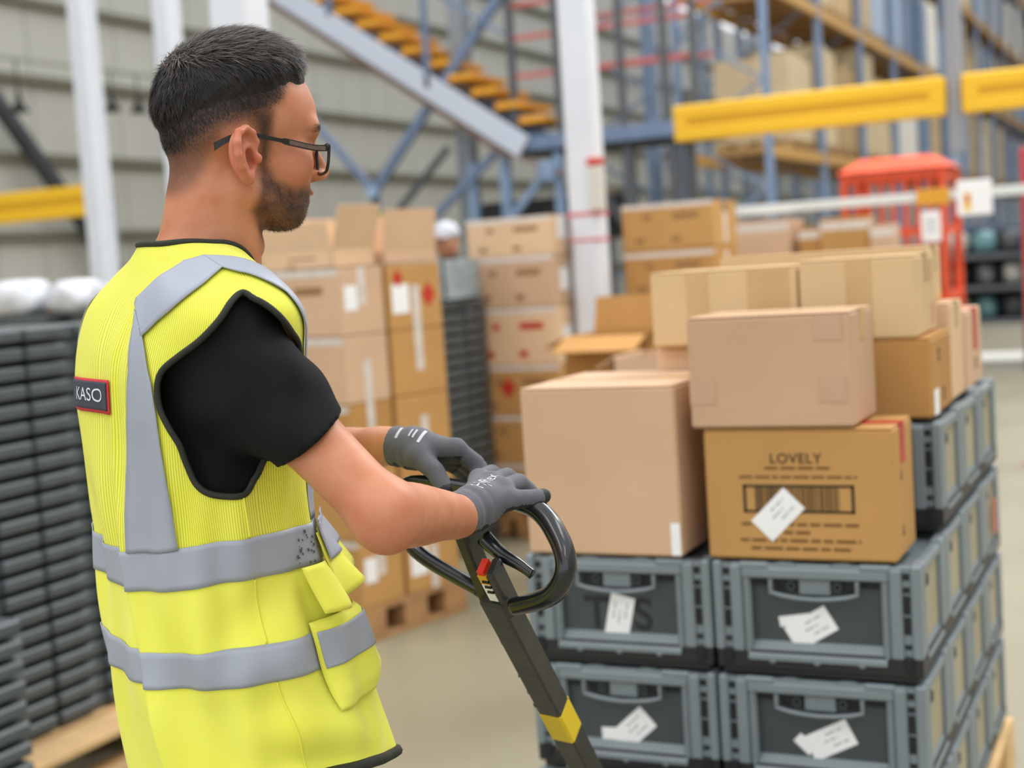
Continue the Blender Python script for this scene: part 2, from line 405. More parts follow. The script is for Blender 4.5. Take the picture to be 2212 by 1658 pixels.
q = MB(); q.m = side_m(.1465, -.08, .028); q.box((-.03, -.026, 0), (.03, .026, .0006)); q.build('label', M_paper, b6)
b5 = load_carton('sand coloured carton, highest at the right of the load', -.277, -.042, .31, .56, .6185, .786, K_sand)
q = MB(); q.m = wall_m(.005, -.1255, .084); q.box((-.026, -.083, 0), (.026, .083, .0005)); q.build('side_tape', M_tape, b5)
for y in (.06, .075): q = MB(); q.m = side_m(.118, y, .13 if y < .07 else .04); q.box((-.008, -.022, 0), (.008, .022, .0005)); q.build('pink_print', mat('pink_print', (205, 140, 112), .75), b5)
b4 = load_carton('sand coloured taped carton, left of the highest carton', -.602, -.281, .31, .56, .6185, .779, K_sand)
q = MB(); q.m = wall_m(.10, -.1255, .08); q.box((-.045, -.079, 0), (.045, .079, .0005)); q.build('side_tape', M_tape, b4)
q = MB(); q.m = wall_m(-.055, -.1255, .08); q.box((-.024, -.079, 0), (.024, .079, .0005)); q.build('side_tape', M_tape, b4)
load_carton('pale carton half hidden under the taped sand coloured carton', -.612, -.32, .350, .58, .4555, .617, K_pale)
q = load_carton('pinkish carton standing third along the right edge of the upper crates', -.30, -.022, .61, .80, .4555, .672, K_pale)
b8 = load_carton('carton with a strip of red tape at the far right of the load', -.33, -.02, .83, 1.10, .4555, .64, K_pink, top_tape=False)
q = MB(); q.m = side_m(.1556, .02, .135); q.box((-.03, -.05, 0), (.03, .05, .0008)); q.m = None; q.box((.1, -.01, .184), (.156, .05, .1855)); q.build('red_tape', M_red, b8)
q = MB(); q.m = side_m(.1556, .02, .05); q.prism([(-.012, -.012), (.012, -.012), (.004, 0), (.012, .014), (-.012, .014)], 0, .0005); q.build('handling_mark', M_dprint, b8)
q = load_carton('sand coloured carton at the back of the load behind the taped ones', -.52, -.05, .62, .8, .673, .80, K_sand)
q.location = sp(-.3, .70, .673)
load_carton('plain carton at the back left of the upper crates', -.66, -.345, .6, .86, .4555, .672, K_pale)

# ================================================================== pallet truck
PV = cf((0.230, 2.447, 0.0))
H = {k: cf(v) - PV for k, v in {'jl':(-0.0546,1.7321,1.0987),'cl':(-0.1337,1.7663,1.1465),'l2':(-0.1500,1.7803,1.1924),'l3':(-0.1384,1.7933,1.2269),'m':(-0.0523,1.7374,1.2190),'r3':(0.0147,1.6892,1.2072),'r2':(0.0425,1.6533,1.1745),'r1':(0.0482,1.6352,1.1392),'r1b':(0.0293,1.6525,1.1061),'r0':(-0.0156,1.6909,1.0858),'sj':(-0.0350,1.7164,1.0912),'st':(-0.0667,1.7040,1.1805),'v0':(-0.0463,1.6982,1.1717),'v1':(0.0092,1.6645,1.1298)}.items()}
M_steel = mat('truck_black_paint', (38, 38, 36), .38, var=.25, vscale=40, rgb2=(52, 51, 45)); M_grip = mat('grip_black_gloss', (26, 28, 31), .22, coat=.4)
M_yel = mat('yellow_tape', (240, 208, 28), .45); M_truck = mat('truck_body_paint', (44, 46, 48), .45, var=.1)
def smooth_loop(P, n=8, closed=True):
    P = [Vector(p) for p in P]; out = []; m = len(P)
    for i in range(m if closed else m - 1):
        if closed: a, b, c, d = P[i - 1], P[i], P[(i + 1) % m], P[(i + 2) % m]
        else: a, b, c, d = P[max(i - 1, 0)], P[i], P[i + 1], P[min(i + 2, m - 1)]
        for k in range(n):
            t = k / n
            out.append(.5 * ((2 * b) + (c - a) * t + (2 * a - 5 * b + 4 * c - d) * t * t + (3 * b - a - 3 * c + d) * t ** 3))
    if not closed: out.append(P[-1])
    return out
trk = thing('pallet_truck', 'black hand pallet truck with a looped handle and yellow tape on its shaft', 'pallet truck', PV, 0)
gl = MB(); loop = smooth_loop([H['jl'], H['cl'], H['l2'], H['l3'], H['m'], H['r3'], H['r2'], H['r1'], H['r1b'], H['r0']], 10, False)
rad = [.0095 + .0035 * max(0, min(1, (i - 22) / 14.)) for i in range(len(loop))]
rad = [r_ if i < 78 else r_ - .002 * (i - 78) / 12. for i, r_ in enumerate(rad)]
gl.tube(loop, rad, 14); gl.build('grip_loop', M_grip, trk, True)
sh = MB(); piv = Vector((0, 0, .27)); sj = H['sj']; dS = (sj - piv).normalized(); upS = cf((.85, -.55, 0)).normalized()
upx = (upS - dS * upS.dot(dS)).normalized()
sh.bar(piv, sj + dS * .01, .034, .034, upx, .003); sh.build('shaft', M_steel, trk)
bx = dS.cross(upx).normalized()
off = H['st'] - sj
yk = MB(); yk.bar(sj - dS * .02 - upx * .012, H['st'] - upx * .004, .03, .016, upx, .003); yk.bar(sj - dS * .02 + upx * .016, sj + dS * .075 + upx * .018, .028, .012, upx, .003)
yk.build('yoke', M_steel, trk)
stk = MB(); pA = sj + dS * .012; stk.bar(pA + upx * .004, pA + dS * .036 + upx * .004, .022, .012, upx); stk.build('white_sticker', M_paper, trk)
stk = MB(); stk.bar(pA + dS * .036 + upx * .004, pA + dS * .054 + upx * .004, .022, .012, upx); stk.build('yellow_sticker', mat('sticker_yellow', (226, 176, 40), .5), trk)
stk = MB(); stk.bar(pA + dS * .054 + upx * .004, pA + dS * .061 + upx * .003, .020, .009, upx); stk.build('red_sticker', mat('sticker_red', (224, 48, 30), .5), trk)
for k in range(3): mk = MB(); mk.bar(pA + dS * (.012 + .011 * k) + bx * .004 + upx * .006, pA + dS * (.022 + .011 * k) - bx * .012 + upx * .006, .004, .0085, upx); mk.build('sticker_mark', M_slot, trk)
lv = MB(); lv.tube(smooth_loop([H['v0'], H['v0'].lerp(H['v1'], .35) + Vector((0, 0, -.004)), H['v1'].lerp(H['v0'], .25), H['v1']], 5, False), [.011 - .0045 * min(1, i / 12) for i in range(16)], 10); lv.build('lift_lever', M_grip, trk, True)
def on_px(t): return piv.lerp(sj, t)
yb = MB(); yb.bar(on_px(.700), on_px(.768), .0352, .0352, upx, .003); yb.build('yellow_tape_band', M_yel, trk)
wr = MB()
for k in range(26):
    t = random.uniform(.5, .98); a = on_px(t); l = random.uniform(.004, .02)
    wr.bar(a - bx * random.uniform(.008, .0166) - upx * .0168, a + dS * l - bx * random.uniform(.008, .0166) - upx * .0168, .002, .001, upx)
wr.build('scratch', mat('bare_metal', (170, 172, 170), .4, .6), trk, kind='stuff')
MR = Matrix.Rotation(YAW, 4, 'Z')
for s in (-1, 1): fk = MB(); fk.m = MR; fk.box((s * .19, .24, .155), (s * .35, 1.5, .205), .01); fk.build('fork', M_truck, trk)
bd = MB(); bd.m = MR; bd.box((-.27, .12, .09), (.27, .27, .42), .02); bd.box((-.09, -.06, .13), (.09, .14, .3), .02); bd.box((-.05, -.05, .3), (.05, .06, .34), .01); bd.build('body', M_truck, trk)
for s in (-1, 1):
    wl = MB(); wl.m = MR; wl.tube([(s * .05, 0, .09), (s * .11, 0, .09)], .09, 20); wl.build('steer_wheel', mat('wheel_rubber', (40, 38, 36), .6), trk)
    wl = MB(); wl.m = MR; wl.tube([(s * .23, 1.4, .041), (s * .31, 1.4, .041)], .041, 16); wl.build('load_wheel', mat('wheel_nylon', (190, 160, 90), .5), trk)
    wl = MB(); wl.m = MR; wl.box((s * .255, 1.2, .06), (s * .285, 1.41, .16)); wl.build('wheel_arm', M_truck, trk)
# ---- the vest's surface: theta 0 = front, pi/2 = wearer's left, pi = back; v = 0 hem ... 8 neck
BO = np.array([-0.376, 1.693, 0.0]); BH = math.radians(35)
BF = np.array([math.cos(BH), math.sin(BH), 0.]); BL = np.array([-math.sin(BH), math.cos(BH), 0.]); BZ = np.array([0, 0, 1.])
#        zf     zb     zs     cx      Af    Ab    B     yc    n
VR = np.array([
 [0.905, 0.885, 0.940, 0.040, .148, .138, .192, .000, 2.3],
 [1.020, 1.010, 1.020, 0.020, .143, .132, .182, .000, 2.3],
 [1.100, 1.090, 1.100, 0.006, .132, .122, .176, .000, 2.3],
 [1.220, 1.205, 1.220, -.012, .116, .106, .176, .000, 2.3],
 [1.320, 1.310, 1.320, -.015, .113, .106, .184, .000, 2.4],
 [1.410, 1.405, 1.405, -.015, .108, .103, .200, -.004, 2.5],
 [1.455, 1.470, 1.468, -.012, .096, .087, .205, -.010, 2.5],
 [1.490, 1.515, 1.515, -.006, .080, .068, .140, -.016, 2.2],
 [1.500, 1.548, 1.545, 0.002, .066, .060, .072, -.022, 2.0]])
def vest_local(th, v):
    th = np.asarray(th, float); v = np.clip(np.asarray(v, float), 0, 8)
    i = np.minimum(v.astype(int), 7); t = (v - i)[..., None]
    a, b, c, d = VR[np.maximum(i - 1, 0)], VR[i], VR[i + 1], VR[np.minimum(i + 2, 8)]
    q = .5 * (2 * b + (c - a) * t + (2 * a - 5 * b + 4 * c - d) * t ** 2 + (3 * b - a - 3 * c + d) * t ** 3)
    zf, zb, zs, cx, Af, Ab, B, yc, n = [q[..., k] for k in range(9)]
    c_, s_ = np.cos(th), np.sin(th)
    e = 2 / n
    X = np.sign(c_) * np.abs(c_) ** e; Y = np.sign(s_) * np.abs(s_) ** e
    A = np.where(c_ > 0, Af, Ab)
    z = zs + (np.where(c_ > 0, zf, zb) - zs) * c_ ** 2
    return np.stack([cx + A * X, yc + B * Y, z], -1)
def vest_fold(th, v):
    # loose cloth: drapes and creases as an offset along the outward direction
    low = np.clip((5.2 - v) / 2.0, 0, 1)
    f = .0030 * np.sin(9 * th + 1.3 * v + .6) * low + .0016 * np.sin(17 * th - 2.1 * v) * low + .0012 * np.sin(5 * th + 3.1 * v)
    d = (np.mod(th, 2 * np.pi) - (3.33 + .065 * (3.4 - v)))       # long crease down the back, right of the spine
    f = f + low * .012 * (lambda s: s * np.exp(-np.maximum(d, 0) / .22) - (1 - s) * .35 * np.exp(np.minimum(d, 0) / .10))(1 / (1 + np.exp(-np.clip(d / .011, -40, 40)))) * np.clip((4.6 - v) / 1.2, 0, 1)
    for c0, w, a in ((3.30, .06, .004), (3.47, .05, .0035)):
        dd = np.mod(th, 2 * np.pi) - c0
        f = f + a * np.exp(-(dd / w) ** 2) * np.clip((v - 2.8) / 1., 0, 1) * np.clip((6.2 - v) / 1., 0, 1)
    g = np.mod(th, 2 * np.pi) - 4.55
    f = f + .010 * np.exp(-(g / .35) ** 2) * np.exp(-((v - 1.75 - .5 * g) / .38) ** 2) - .008 * np.exp(-(g / .3) ** 2) * np.exp(-((v - 2.35 - .5 * g) / .25) ** 2)
    f = f + .009 * np.exp(-((g - .25) / .5) ** 2) * np.exp(-((v - .75 + .3 * g) / .3) ** 2) - .006 * np.exp(-((g - .2) / .5) ** 2) * np.exp(-((v - .35 + .3 * g) / .22) ** 2)
    f = f - .006 * np.exp(-((g + .55) / .25) ** 2) * np.exp(-((v - .9) / .5) ** 2)
    return f * np.where(v < 4.5, 1.25, 1.)
def vest_point(th, v, off=0.0, fold=True):
    th, v = np.broadcast_arrays(np.asarray(th, float), np.asarray(v, float))
    p = vest_local(th, v); e = 1e-3
    du = vest_local(th + e, v) - vest_local(th - e, v); dv = vest_local(th, np.minimum(v + e, 8)) - vest_local(th, np.maximum(v - e, 0))
    n = np.cross(du, dv); n /= np.linalg.norm(n, axis=-1, keepdims=True) + 1e-12
    o = off + (vest_fold(th, v) if fold else 0)
    p = p + n * np.asarray(o)[..., None]
    return BO + p[..., :1] * BF + p[..., 1:2] * BL + p[..., 2:3] * BZ
# ================================================================== the worker
# ---- implicit surfaces, meshed with surface nets
def v3(*a): return np.array(a, dtype=np.float32)
def ln(p): return np.sqrt((p * p).sum(-1))
def s_ell(p, c, r):
    q = p - v3(*c); r = v3(*r); k0 = ln(q / r); k1 = ln(q / (r * r)) + 1e-9
    return k0 * (k0 - 1) / k1
def s_sph(p, c, r): return ln(p - v3(*c)) - r
def s_cone(p, a, b, r1, r2):
    a = v3(*a); b = v3(*b); d = b - a; t = np.clip(((p - a) @ d) / (d @ d), 0, 1)
    return ln(p - a - t[:, None] * d) - (r1 + (r2 - r1) * t)
def s_chain(p, pts, rs, k=0.):
    o = None
    for i in range(len(pts) - 1):
        d = s_cone(p, pts[i], pts[i + 1], rs[i], rs[i + 1]); o = d if o is None else (smin(o, d, k) if k else np.minimum(o, d))
    return o
def fine(pts, rs, n=5):                                    # a chain resampled along a spline, so that a limb swells and tapers evenly
    Q = smooth_loop([tuple(map(float, p)) + () for p in pts], n, False); r_ = smooth_loop([(float(r), 0, 0) for r in rs], n, False)
    return [np.array(q) for q in Q], [q[0] for q in r_]
def smin(a, b, k):
    h = np.clip(.5 + .5 * (b - a) / k, 0, 1); return b + (a - b) * h - k * h * (1 - h)
def smax(a, b, k): return -smin(-a, -b, k)
def sstep(a, b, x):
    t = np.clip((x - a) / (b - a), 0, 1); return t * t * (3 - 2 * t)
def nets(fn, lo, hi, h, B=4):
    lo = np.array(lo, float); nb = np.ceil((np.array(hi) - lo) / (h * B)).astype(int); n = nb * B + 1
    cg = np.stack(np.meshgrid(*[np.arange(nb[k]) for k in range(3)], indexing='ij'), -1).reshape(-1, 3)
    cc = (lo + (cg + .5) * h * B).astype(np.float32)
    d = np.concatenate([fn(c) for c in np.array_split(cc, max(1, len(cc) // 200000))])
    act = np.abs(d) < h * B * 1.9
    D = np.where(d < 0, -1., 1.).astype(np.float32).reshape(nb).repeat(B, 0).repeat(B, 1).repeat(B, 2)
    D = np.pad(D, ((0, 1),) * 3, mode='edge')
    off = np.stack(np.meshgrid(*[np.arange(B + 1)] * 3, indexing='ij'), -1).reshape(-1, 3)
    nodes = (cg[act][:, None, :] * B + off[None]).reshape(-1, 3)
    key = (nodes[:, 0] * n[1] + nodes[:, 1]) * n[2] + nodes[:, 2]; key = np.unique(key)
    nd = np.stack([key // (n[1] * n[2]), key // n[2] % n[1], key % n[2]], -1)
    P = (lo + nd * h).astype(np.float32)
    val = np.concatenate([fn(c) for c in np.array_split(P, max(1, len(P) // 200000))])
    D[nd[:, 0], nd[:, 1], nd[:, 2]] = val
    for ax in range(3):                                    # closed at the border of the grid
        for e in (0, -1):
            sl = [slice(None)] * 3; sl[ax] = e; D[tuple(sl)] = np.maximum(D[tuple(sl)], .001)
    ins = D < 0
    c8 = [ins[i:n[0] - 1 + i, j:n[1] - 1 + j, k:n[2] - 1 + k] for i in (0, 1) for j in (0, 1) for k in (0, 1)]
    s = sum(c.astype(np.int8) for c in c8); ac = np.argwhere((s > 0) & (s < 8))
    idx = -np.ones(tuple(n - 1), np.int32); idx[ac[:, 0], ac[:, 1], ac[:, 2]] = np.arange(len(ac))
    cor = [(i, j, k) for i in (0, 1) for j in (0, 1) for k in (0, 1)]
    vals = np.stack([D[ac[:, 0] + c[0], ac[:, 1] + c[1], ac[:, 2] + c[2]] for c in cor], -1)
    acc = np.zeros((len(ac), 3)); cnt = np.zeros(len(ac))
    for a in range(8):
        for b in range(a + 1, 8):
            if sum(abs(cor[a][k] - cor[b][k]) for k in range(3)) != 1: continue
            m = (vals[:, a] < 0) != (vals[:, b] < 0)
            t = np.where(m, vals[:, a] / (vals[:, a] - vals[:, b] + 1e-12), 0); t = np.clip(t, 0, 1)
            p = np.array(cor[a]) + t[:, None] * (np.array(cor[b]) - np.array(cor[a]))
            acc[m] += p[m]; cnt[m] += 1
    V = lo + (ac + acc / cnt[:, None]) * h
    F = []
    for ax in range(3):
        u, w_ = (ax + 1) % 3, (ax + 2) % 3
        sl0 = [slice(None)] * 3; sl1 = [slice(None)] * 3; sl0[ax] = slice(0, -1); sl1[ax] = slice(1, None)
        A, Bn = ins[tuple(sl0)], ins[tuple(sl1)]
        e = np.argwhere(A != Bn); e = e[(e[:, u] > 0) & (e[:, w_] > 0) & (e[:, u] < n[u] - 1) & (e[:, w_] < n[w_] - 1)]
        fl = A[e[:, 0], e[:, 1], e[:, 2]]
        q = []
        for du, dw in ((-1, -1), (0, -1), (0, 0), (-1, 0)):
            c = e.copy(); c[:, u] += du; c[:, w_] += dw; q.append(idx[c[:, 0], c[:, 1], c[:, 2]])
        q = np.stack(q, -1); q[~fl] = q[~fl][:, ::-1]; F.append(q)
    F = np.concatenate(F); F = F[(F >= 0).all(1)]
    return V, F
HM = np.array(HALL)[:3, :3]
def np_mesh(name, V, F, mats, attrs=None, smooth=True, relax=0):
    V = np.asarray(V, float)
    if relax:
        E = np.concatenate([F[:, [0, 1]], F[:, [1, 2]], F[:, [2, 3]], F[:, [3, 0]]])
        for it in range(relax):
            acc = np.zeros_like(V); cnt = np.zeros(len(V))
            for a, b in ((0, 1), (1, 0)):
                np.add.at(acc, E[:, a], V[E[:, b]]); np.add.at(cnt, E[:, a], 1)
            V = V + (.5 if it % 2 == 0 else -.52) * (acc / cnt[:, None] - V)
    me = bpy.data.meshes.new(name); Vw = V @ HM.T
    me.vertices.add(len(Vw)); me.vertices.foreach_set('co', Vw.astype(np.float32).ravel())
    k = F.shape[1]; me.loops.add(F.size); me.loops.foreach_set('vertex_index', F.astype(np.int32).ravel())
    me.polygons.add(len(F)); me.polygons.foreach_set('loop_start', np.arange(0, F.size, k, dtype=np.int32))
    me.update(calc_edges=True); me.validate()
    for m in (mats if isinstance(mats, (list, tuple)) else [mats]): me.materials.append(m)
    if smooth: me.polygons.foreach_set('use_smooth', [True] * len(me.polygons))
    for nm, a in (attrs or {}).items():
        at = me.attributes.new(nm, 'FLOAT', 'POINT'); at.data.foreach_set('value', np.asarray(a, np.float32))
    me.update(); return me

# ---- skeleton, in metres along the camera's axes (turned into hall axes when meshed)
HC = np.array([-0.323, 1.698, 1.638]); HA = math.radians(30)
HF = np.array([math.cos(HA), math.sin(HA), 0.]); HL = np.array([-math.sin(HA), math.cos(HA), 0.]); HZ = np.array([0, 0, 1.])
HB = np.stack([HF, HL, HZ]).astype(np.float32)
def to_head(p): return (p - HC.astype(np.float32)) @ HB.T
def hp(x, y, z): return HC + x * HF + y * HL + z * HZ
BB = np.stack([BF, BL, BZ]).astype(np.float32)
def to_body(p): return (p - BO.astype(np.float32)) @ BB.T
def bpt(x, y, z): return BO + x * BF + y * BL + z * BZ
J = {k: np.array(v) for k, v in {'S': (-.3167, 1.5693, 1.4251), 'E': (-.1403, 1.4589, 1.2481), 'hem': (-.2229, 1.5103, 1.3217), 'W': (-.0675, 1.6463, 1.2097), 'fS': (-.3560, 1.838, 1.4227), 'fE': (-0.2756, 1.9757, 1.2480), 'fW': (-0.1613, 1.8274, 1.2746),
 'ri_m':(-0.0480,1.7290,1.2379),'rm_m':(-0.0326,1.7087,1.2360),'rr_m':(-0.0200,1.6882,1.2305),'rl_m':(-0.0124,1.6723,1.2203),'ri_p':(-0.0327,1.7592,1.2398),'rm_p':(-0.0138,1.7390,1.2375),'rr_p':(-0.0000,1.7185,1.2328),'rl_p':(0.0097,1.6821,1.2177),'ri_d':(-0.0203,1.7731,1.2263),'rm_d':(-0.0003,1.7578,1.2232),'rr_d':(0.0134,1.7323,1.2177),'rl_d':(0.0220,1.6871,1.2177),'ri_t':(-0.0182,1.7671,1.2142),'rm_t':(0.0023,1.7517,1.2106),'rr_t':(0.0143,1.7312,1.2057),'rl_t':(0.0289,1.6922,1.2181),'rt_0':(-0.0522,1.7117,1.2123),'rt_1':(-0.0417,1.7260,1.2034),'rt_2':(-0.0294,1.7208,1.2006),
 'li_m':(-0.0761,1.7870,1.2706),'lm_m':(-0.0743,1.8064,1.2637),'lr_m':(-0.0786,1.8278,1.2551),'ll_m':(-0.0859,1.8451,1.2459),'li_p':(-0.0525,1.7951,1.2489),'lm_p':(-0.0493,1.8145,1.2399),'lr_p':(-0.0563,1.8338,1.2315),'ll_p':(-0.0663,1.8513,1.2246),'li_d':(-0.0489,1.7887,1.2317),'lm_d':(-0.0474,1.8080,1.2227),'lr_d':(-0.0543,1.8274,1.2153),'ll_d':(-0.0657,1.8421,1.2113),'li_t':(-0.0544,1.7825,1.2182),'lm_t':(-0.0539,1.7970,1.2117),'lr_t':(-0.0606,1.8166,1.2065),'ll_t':(-0.0707,1.8315,1.2048),'lt_0':(-0.1236,1.7864,1.2638),'lt_1':(-0.1032,1.7648,1.2460),'lt_2':(-0.0914,1.7509,1.2240)}.items()}

def ear(h, s):
    # s = -1 right ear; u forward, w up, o outward in the ear's own plane
    q = (h - v3(-.005, s * .0705, .001)) / 1.12
    ca, sa = math.cos(.36), math.sin(.36)
    o = q[:, 0] * sa + q[:, 1] * s * ca; u = q[:, 0] * ca - q[:, 1] * s * sa; w_ = q[:, 2]
    tb = .16; u, w_ = u * math.cos(tb) + w_ * math.sin(tb) * 1., w_ * math.cos(tb) - u * math.sin(tb)
    e = np.stack([u, w_, o / 1.3], -1).astype(np.float32)
    pad = s_ell(e, (-.002, .001, .006), (.0165, .0255, .0065))
    hel = s_chain(e, [(.011, .002, .008), (.014, .012, .010), (.010, .022, .011), (.001, .0275, .0125), (-.010, .025, .0145), (-.0175, .015, .016), (-.0185, .003, .016), (-.015, -.009, .014), (-.009, -.018, .011)], [.0028, .0032, .0036, .0038, .0040, .0040, .0038, .0036, .0034], .002)
    lob = s_ell(e, (-.003, -.0215, .008), (.0078, .0075, .0045))
    d = smin(pad, hel, .003); d = smin(d, lob, .004)
    con = s_ell(e, (.0005, -.003, .015), (.0095, .0118, .0135)); d = smax(d, -con, .0015)
    sca = s_chain(e, [(.006, .014, .015), (-.002, .020, .016), (-.010, .017, .0165), (-.013, .006, .017), (-.011, -.006, .016)], [.003, .0036, .0038, .0036, .0028]); d = smax(d, -sca, .0015)
    ant = s_chain(e, [(.003, .010, .010), (-.006, .008, .0105), (-.008, -.002, .0105), (-.005, -.012, .010)], [.002, .0026, .0028, .0026]); d = smin(d, ant, .002)
    tra = s_ell(e, (.0105, -.004, .0105), (.0042, .0058, .0055)); d = smin(d, tra, .0025)
    return d * 1.12
def cranium(h):
    d = s_ell(h, (.0205, 0, .062), (.0900, .0735, .083))
    d = smin(d, s_ell(h, (-.004, 0, .03), (.061, .063, .056)), .02)
    return smin(d, s_ell(h, (.052, 0, .052), (.062, .063, .052)), .02)
def head(h):
    a = np.abs(h[:, 1]); m = np.stack([h[:, 0], a, h[:, 2]], -1)          # mirrored features
    d = cranium(h)
    d = smin(d, s_ell(h, (.052, 0, -.005), (.054, .060, .062)), .02)           # face
    d = smin(d, s_cone(m, (.014, .052, -.040), (.068, .020, -.062), .017, .0170), .02)   # jaw
    d = smin(d, s_ell(h, (.058, 0, -.050), (.036, .040, .028)), .015)
    d = smin(d, s_ell(h, (.0745, 0, -.062), (.0195, .022, .0165)), .012)        # chin
    d = smin(d, s_ell(m, (.070, .043, -.004), (.024, .020, .022)), .014)       # cheekbone
    d = smin(d, s_cone(m, (.104, .012, .036), (.096, .042, .036), .0135, .012), .012)     # brow
    d = smax(d, -s_ell(m, (.113, .033, .012), (.016, .019, .014)), .010)       # eye socket
    d = smin(d, s_sph(m, (.0875, .031, .013), .0138), .004)                    # lids
    d = smin(d, s_ell(h, (.081, 0, -.040), (.0205, .027, .019)), .012)         # muzzle
    d = smin(d, s_cone(h, (.108, 0, .022), (.1225, 0, -.012), .0075, .0108), .009)       # nose
    d = smin(d, s_ell(m, (.113, .0115, -.0175), (.0115, .0085, .0078)), .006)
    d = smax(d, -s_ell(m, (.118, .0075, -.0255), (.006, .0038, .004)), .003)
    d = smin(d, s_ell(h, (.1000, 0, -.0385), (.0085, .020, .0046)), .004)     # lips
    d = smin(d, s_ell(h, (.0940, 0, -.0482), (.0075, .0175, .0048)), .004)
    d = smax(d, -s_ell(h, (.1055, 0, -.0434), (.0100, .025, .0018)), .002)
    for s in (-1, 1): d = smin(d, ear(h, s), .0035)
    return d
def neck(h):
    d = s_cone(h, (-.008, 0, -.02), (-.025, .0, -.115), .051, .0545)
    d = smin(d, s_cone(h, (-.026, 0, -.02), (-.043, 0, -.12), .030, .043), .03)
    d = smin(d, s_cone(np.stack([h[:, 0], np.abs(h[:, 1]), h[:, 2]], -1), (.0, .050, -.035), (.012, .020, -.13), .013, .012), .02)
    d = smin(d, s_sph(h, (.028, 0, -.098), .012), .02)
    return d
def trunk(p):
    b = to_body(p)
    d = s_ell(b, (-.012, -.008, 1.30), (.086, .145, .215))
    for s in (-1, 1): d = smin(d, s_cone(b, (-.030, s * .03 - .018, 1.500), (-.02, s * .13 - .01, 1.435), .034, .036), .04)
    return d
def arm(p, S, E, W, M, r0=.055):
    d = s_chain(p, *fine([S, S * .7 + E * .3, S * .4 + E * .6, E], [r0, .043, .0355, .0325]))
    return smin(d, s_chain(p, *fine([E, E * .72 + W * .28, E * .35 + W * .65, W, W * .4 + M * .6], [.0335, .0355, .0295, .0245, .015])), .022)
EO = J['E'] + np.array([.002, -.006, -.015])
def near(p, pts, rr, f):                                   # evaluate f only inside a ball round a limb, a bound elsewhere
    c = np.mean(pts, 0).astype(np.float32); R_ = max(np.linalg.norm(np.array(q) - c) for q in pts) + rr; q = ln(p - c); o = (q - R_ + .07).astype(np.float32); m = q < R_
    if m.any(): o[m] = f(p[m])
    return o
def body(p):
    d = near(p, [hp(.02, 0, .16), hp(.02, 0, -.12)], .10, lambda q: (lambda h: smin(head(h), neck(h), .014))(to_head(q)))
    d = smin(d, trunk(p), .03)
    d = smin(d, near(p, [J['S'], J['W']], .12, lambda q: smin(arm(q, J['S'], J['E'], J['W'], J['rm_m']), s_sph(q, EO, .019), .02)), .02)
    return smin(d, near(p, [J['fS'], J['fW']], .14, lambda q: arm(q, J['fS'], J['fE'], J['fW'], J['lm_m'])), .02)
def poly_sd(x, z, poly):
    # signed distance to a 2-D polygon (negative inside)
    P = np.array(poly, float); n = len(P); d = np.full(x.shape, 1e9); ins = np.zeros(x.shape, bool)
    for i in range(n):
        a, b = P[i], P[(i + 1) % n]; e = b - a; t = np.clip(((x - a[0]) * e[0] + (z - a[1]) * e[1]) / (e @ e), 0, 1)
        d = np.minimum(d, np.hypot(x - a[0] - t * e[0], z - a[1] - t * e[1]))
        c = ((a[1] > z) != (b[1] > z)) & (x < (b[0] - a[0]) * (z - a[1]) / (b[1] - a[1] + 1e-12) + a[0]); ins ^= c
    return np.where(ins, -d, d)
BEARD = [(.018, .050), (.040, .052), (.038, .012), (.035, -.008), (.045, -.024), (.066, -.033), (.088, -.031), (.097, -.0275), (.13, -.029), (.13, -.100), (.05, -.098), (.022, -.084), (.007, -.060), (.016, -.034), (.021, -.01)]
HAIRL = [(.150, .100), (.101, .094), (.078, .080), (.068, .082), (.058, .062), (.047, .052), (.040, .030), (.030, .012), (.020, .020), (.004, .031), (-.014, .026), (-.024, .006), (-.030, -.012), (-.042, -.030), (-.058, -.042), (-.12, -.046), (-.15, .2), (.15, .2)]
HAIRC = [(.150, .098), (.104, .090), (.082, .076), (.070, .080), (.060, .075), (.045, .068), (.02, .062), (-.01, .056), (-.04, .044), (-.06, .030), (-.075, .016), (-.12, .008), (-.15, .2), (.15, .2)]
